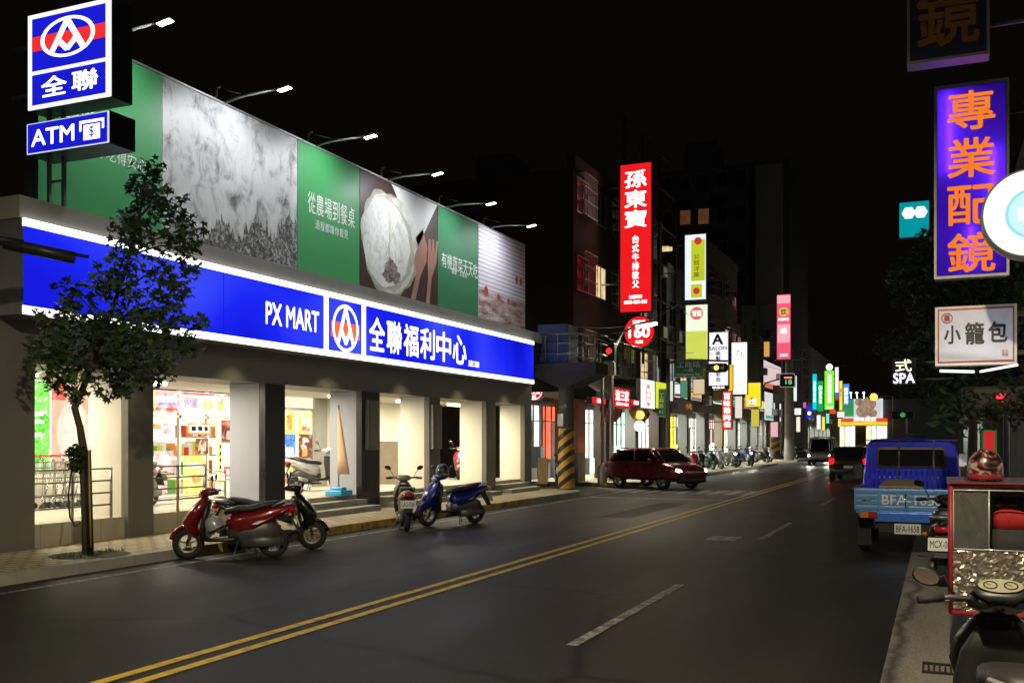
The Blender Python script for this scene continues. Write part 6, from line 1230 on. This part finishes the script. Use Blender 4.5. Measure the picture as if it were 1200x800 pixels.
for i in range(3):
    x = xa + (xe - xa)*(.22 + .28*i); MB().disc((x, MY - .14, z_), X_, Z_, .11, 24).build('signal_lamp', glow('signal_orange', (1, .3, .05), 7) if i == 1 else mat('dead_lens', (.1, .03, .01), .2), t); MB().lathe([(.125, -.26), (.13, -.13)], (x, MY, z_), 'y', 20).build('visor', blackp, t)
gm = mat('sign_green', (.01, .12, .065), .4, 0, .1, 3); gw = mat('sign_white', (.6, .65, .62), .4)
def nameplate(label, u0, v0, u1, v1, Y, deco, post=None):
    a, b_ = onY(u0, v0, Y), onY(u1, v1, Y); w, h = b_.x - a.x, a.z - b_.z; c = ((a.x+b_.x)/2, Y - .02, (a.z+b_.z)/2)
    t = thing('street_name_sign', label, 'sign', c, 0, 'green street name signs'); MB().box(a.x, b_.x, Y - .018, Y + .01, b_.z, a.z).build('plate', gm, t); b = MB()
    for s, cx, cz, dw, dh, vert in deco:
        q = (a.x + w*cx, Y - .018, b_.z + h*cz)
        if vert: n = len(s); ph = h*dh/n; b.vtext(s, (q[0], q[1], q[2] + h*dh/2 - ph/2), X_, Z_, w*dw, ph*.82, .015, .004, ph)
        else: b.text(s, q, X_, Z_, w*dw, h*dh, .015, .004)
    b.rect((c[0], Y - .018, a.z - .03), X_, Z_, w*.94, .025, .004); b.rect((c[0], Y - .018, b_.z + .03), X_, Z_, w*.94, .025, .004); b.build('lettering', gw, t)
    b = MB(); 
    if post: b.tube(post, .02, 6)
    b.build('clamp', galv, t) if post else None
    return t
a = onY(792, 426, MY - .15); nameplate('wide green street name sign with white characters hung on the signal mast', 790, 421.5, 824, 442, MY - .15, [('工商路', .5, .73, .8, .34, 0), ('一段', .5, .42, .34, .2, 0), ('Gongshang Rd.', .5, .16, .8, .16, 0)], [(a.x + .4, MY - .15, a.z - .1), (a.x + .4, MY, z_ + .36)])
a = onY(775, 470, MY - .2); nameplate('narrow upright green street name sign on the signal mast post', 770, 455.5, 780.5, 488.5, MY - .2, [('工商路', .5, .58, .5, .55, 1), ('Rd.', .5, .18, .5, .08, 0)], [(a.x, MY - .2, a.z), (mp.x, MY, a.z)])
# countdown signal by the T shaped pole
CYp = 76.; a, b_ = onY(913.5, 437.5, CYp), onY(932, 453.5, CYp); t = thing('countdown_signal', 'square countdown signal with white rim, red and green lights, on a curved arm', 'traffic signal', ((a.x+b_.x)/2, CYp, b_.z))
MB().box(a.x, b_.x, CYp, CYp + .3, b_.z, a.z).build('housing', blackm, t, bevel=.08); cx, cz = (a.x+b_.x)/2, (a.z+b_.z)/2; w_, h_ = b_.x - a.x, a.z - b_.z
b = MB(); o2, i2 = rr(w_, h_, .15), rr(w_*.92, h_*.91, .12); N = len(o2); b.add([(cx + x, CYp - .012, cz + z) for x, z in o2] + [(cx + x, CYp - .012, cz + z) for x, z in i2], [(i, (i+1) % N, N+(i+1) % N, N+i) for i in range(N)]); b.build('rim', glow('rim_grey', (.6, .62, .6), .5), t)
MB().rect((cx + .05, CYp - .014, cz + .2), X_, Z_, w_*.5, .12).build('red_light', glow('count_red', (1, .2, .08), 2), t); b = MB(); b.text('18', (cx + .1, CYp - .014, cz - .12), X_, Z_, w_*.4, .34, .02); b.build('green_light', glow('count_green', (.25, .9, .4), .8), t)
P = onT(894, 537, 79); MB().tube([(P.x, P.y, .15), (P.x, P.y, cz - .3), (P.x + .3, P.y - .5, cz + .05), (a.x - .05, CYp + .15, cz + .12)], .06, 8).build('arm_post', galv, t)
# far signals
def farlamp(label, u, v, t_, col, s, base_u=None, r=.15):
    c = onT(u, v, t_); t = thing('traffic_light', label, 'traffic signal', (c.x, c.y, 0), 0, 'far signal lamps'); f = Vector((c.x, c.y, 0)).normalized()
    MB().cbox((c.x + f.x*.2, c.y + f.y*.2 + .05, c.z), (1.25, .22, .45)).build('housing', MATS['signal_dark'], t, bevel=.05); MB().lathe([(0, -.16), (r, -.12), (r, .0)], (c.x, c.y + .0, c.z), 'y', 18).build('lamp', glow('far_' + label.split()[0], col, s), t)
    q = onT(base_u or u, v, t_); MB().tube([(q.x, q.y + .3, 0), (q.x, q.y + .3, c.z + .1), (c.x, c.y + .2, c.z + .1)], .06, 6).build('post', galv, t); return t
farlamp('orange glowing signal lamp above the street end shop', 1024, 465, 120, (1, .25, .02), 9, 1046, .42)
farlamp('green glowing signal lamp at the edge of the right hand trees', 1058, 486, 60, (.05, .9, .45), 3, 1062)
farlamp('red glowing signal lamp seen through the right hand tree', 1173.5, 466, 17.2, (1, .02, .03), 4, 1181, .075)
# signal arm silhouetted before the blue fascia
P1, P2 = onT(-70, 268, 12.6), onT(104, 301, 13.1); t = thing('signal_pole', 'black silhouetted arm on a post, crossing the left end of the blue fascia', 'traffic signal', (P1.x, P1.y, .15))
b = MB(); b.tube([(P1.x, P1.y, .15), (P1.x, P1.y, P1.z + .3)], .09, 10); b.tube([P1, P1.lerp(P2, .55)], .07, 8); b.tube([P1.lerp(P2, .5), P2], [.045, .02], 8); b.build('arm', blackm, t)
Q = P1.lerp(P2, .62); b = MB(); d = (P2 - P1).normalized(); b.tube([Q - d*.35 + Vector((0,0,-.03)), Q + d*.5 + Vector((0,0,-.05))], .085, 6); b.build('sensor_box', blackp, t)
# cables
def cable(label, pts, sag=.25, r=.012):
    P = [Vector(q) for q in pts]; out = []
    for p_, q_ in zip(P, P[1:]):
        for i in range(13): s = i/12; c = p_.lerp(q_, s); c.z -= sag*4*s*(1 - s); out.append(c)
    t = MB().tube(out, r, 5).build('overhead_cable', blackm); t['label'] = label; t['category'] = 'cable'; t['group'] = 'overhead cables'; return t
up = (-11.33, 31.0)
cable('overhead cable from the railed platform to the pale round pole, upper strand', [(up[0] + .9, up[1], 5.3), (-13.2 + .8, 60.5, 7.4), (-12.4, 74, 8.3)], .5)
cable('overhead cable from the railed platform past the lattice frame', [(up[0], up[1], 5.6), (-12.1, 49.4, 8.6), (-12.4, 74, 8.2)], .5)
cable('thin wire crossing in front of the salon and brush character signs', [(-12.5, 49.4, 6.6), onT(905, 421, 70), onT(1000, 428, 96)], .2)
cable('thin wire drooping over the bright yellow lightbox', [(-12.5, 49.4, 6.1), onT(900, 429, 70), onT(985, 440, 90)], .3)
cable('guy wire running up beside the tall red lightbox', [(-12.2, 43.4, 10.5), (-12.4, 58, 7.2)], .1)
# scooters before the shops past the side street
GS = 'scooters before the far left shops'
sp = [('yellow and black scooter parked on the corner behind the banded pole', (-13.0, 35.2, 0), hd(.5, -.86), yellowpn), ('black scooter with red flank parked left of the lantern shop door', (-12.1, 41.6, .15), hd(.6, -.8), wine), ('dark scooter under the draped red banner', (-12.1, 43.1, .15), hd(.6, -.8), greyp),
      ('black scooter below the ball lanterns', (-11.8, 45.2, .15), hd(.75, -.65), blackpn), ('white scooter beside the lantern shop post', (-11.8, 46.6, .15), hd(.8, -.6), silver), ('red and silver scooter before the mint lit shop', (-11.9, 51.6, .15), hd(.5, -.86), redp), ('dark scooter next to the red one before the mint lit shop', (-11.9, 53.2, .15), hd(.5, -.86), blackpn),
      ('wine coloured scooter by the T shaped pole, nearer one', (-12.0, 88.5, .15), hd(.4, -.9), wine), ('black scooter past the T shaped pole', (-11.8, 91, .15), hd(.5, -.86), blackpn), ('grey scooter beside the far row of scooters', (-11.8, 94, .15), hd(.5, -.86), greyp), ('silver scooter last in the far row', (-11.8, 97, .15), hd(.5, -.86), silver)]
for i, (y, c, pm) in enumerate(((55.3, 'dark green', carpaint('dark_green', (.012, .04, .025))), (57.0, 'silver', silver), (58.6, 'white', whitepn), (62.4, 'black', blackpn), (66.0, 'deep blue', bluep), (69.0, 'wine', wine), (73.5, 'grey', greyp), (76.2, 'white', whitepn))):
    sp.append(('%s scooter in the row before the far shops, %s' % (c, ('below the orange lit board', 'at the end of the orange board', 'left of the eatery entrance', 'below the cream lit board', 'below the green lit board', 'right of the green lit board', 'below the rose lit board', 'before the amber lit board')[i]), (-11.8, y, .15), hd(.6 + .35*math.sin(i*2.3), -.8), pm))
src = s_blk
for lab, loc, rz, pm in sp: clone(src, lab, loc, rz, {'paint_black': pm}, GS)
s1 = scooter('scooter with bright headlight facing the viewer by the far arcade', (-11.3, 60.5, 0), hd(.25, -.97), greyp, GS, '', True)
clone(s1, 'scooter with bright headlight just behind the other lit one', (-10.9, 63.5, 0), hd(.3, -.95), None, GS)
# white plastic shop stand on the corner and flower figure
t = thing('shop_figure', 'small cream colored standing board by the corner shop', 'sign', (-14.0, 36.0, .0)); MB().box(-14.3, -13.9, 35.9, 35.96, .1, 1.1).build('panel', mat('cream_board', (.5, .36, .14), .6, 0, .4, 5), t); MB().box(-14.3, -13.9, 35.85, 36.15, .0, .1).build('foot', blackp, t)
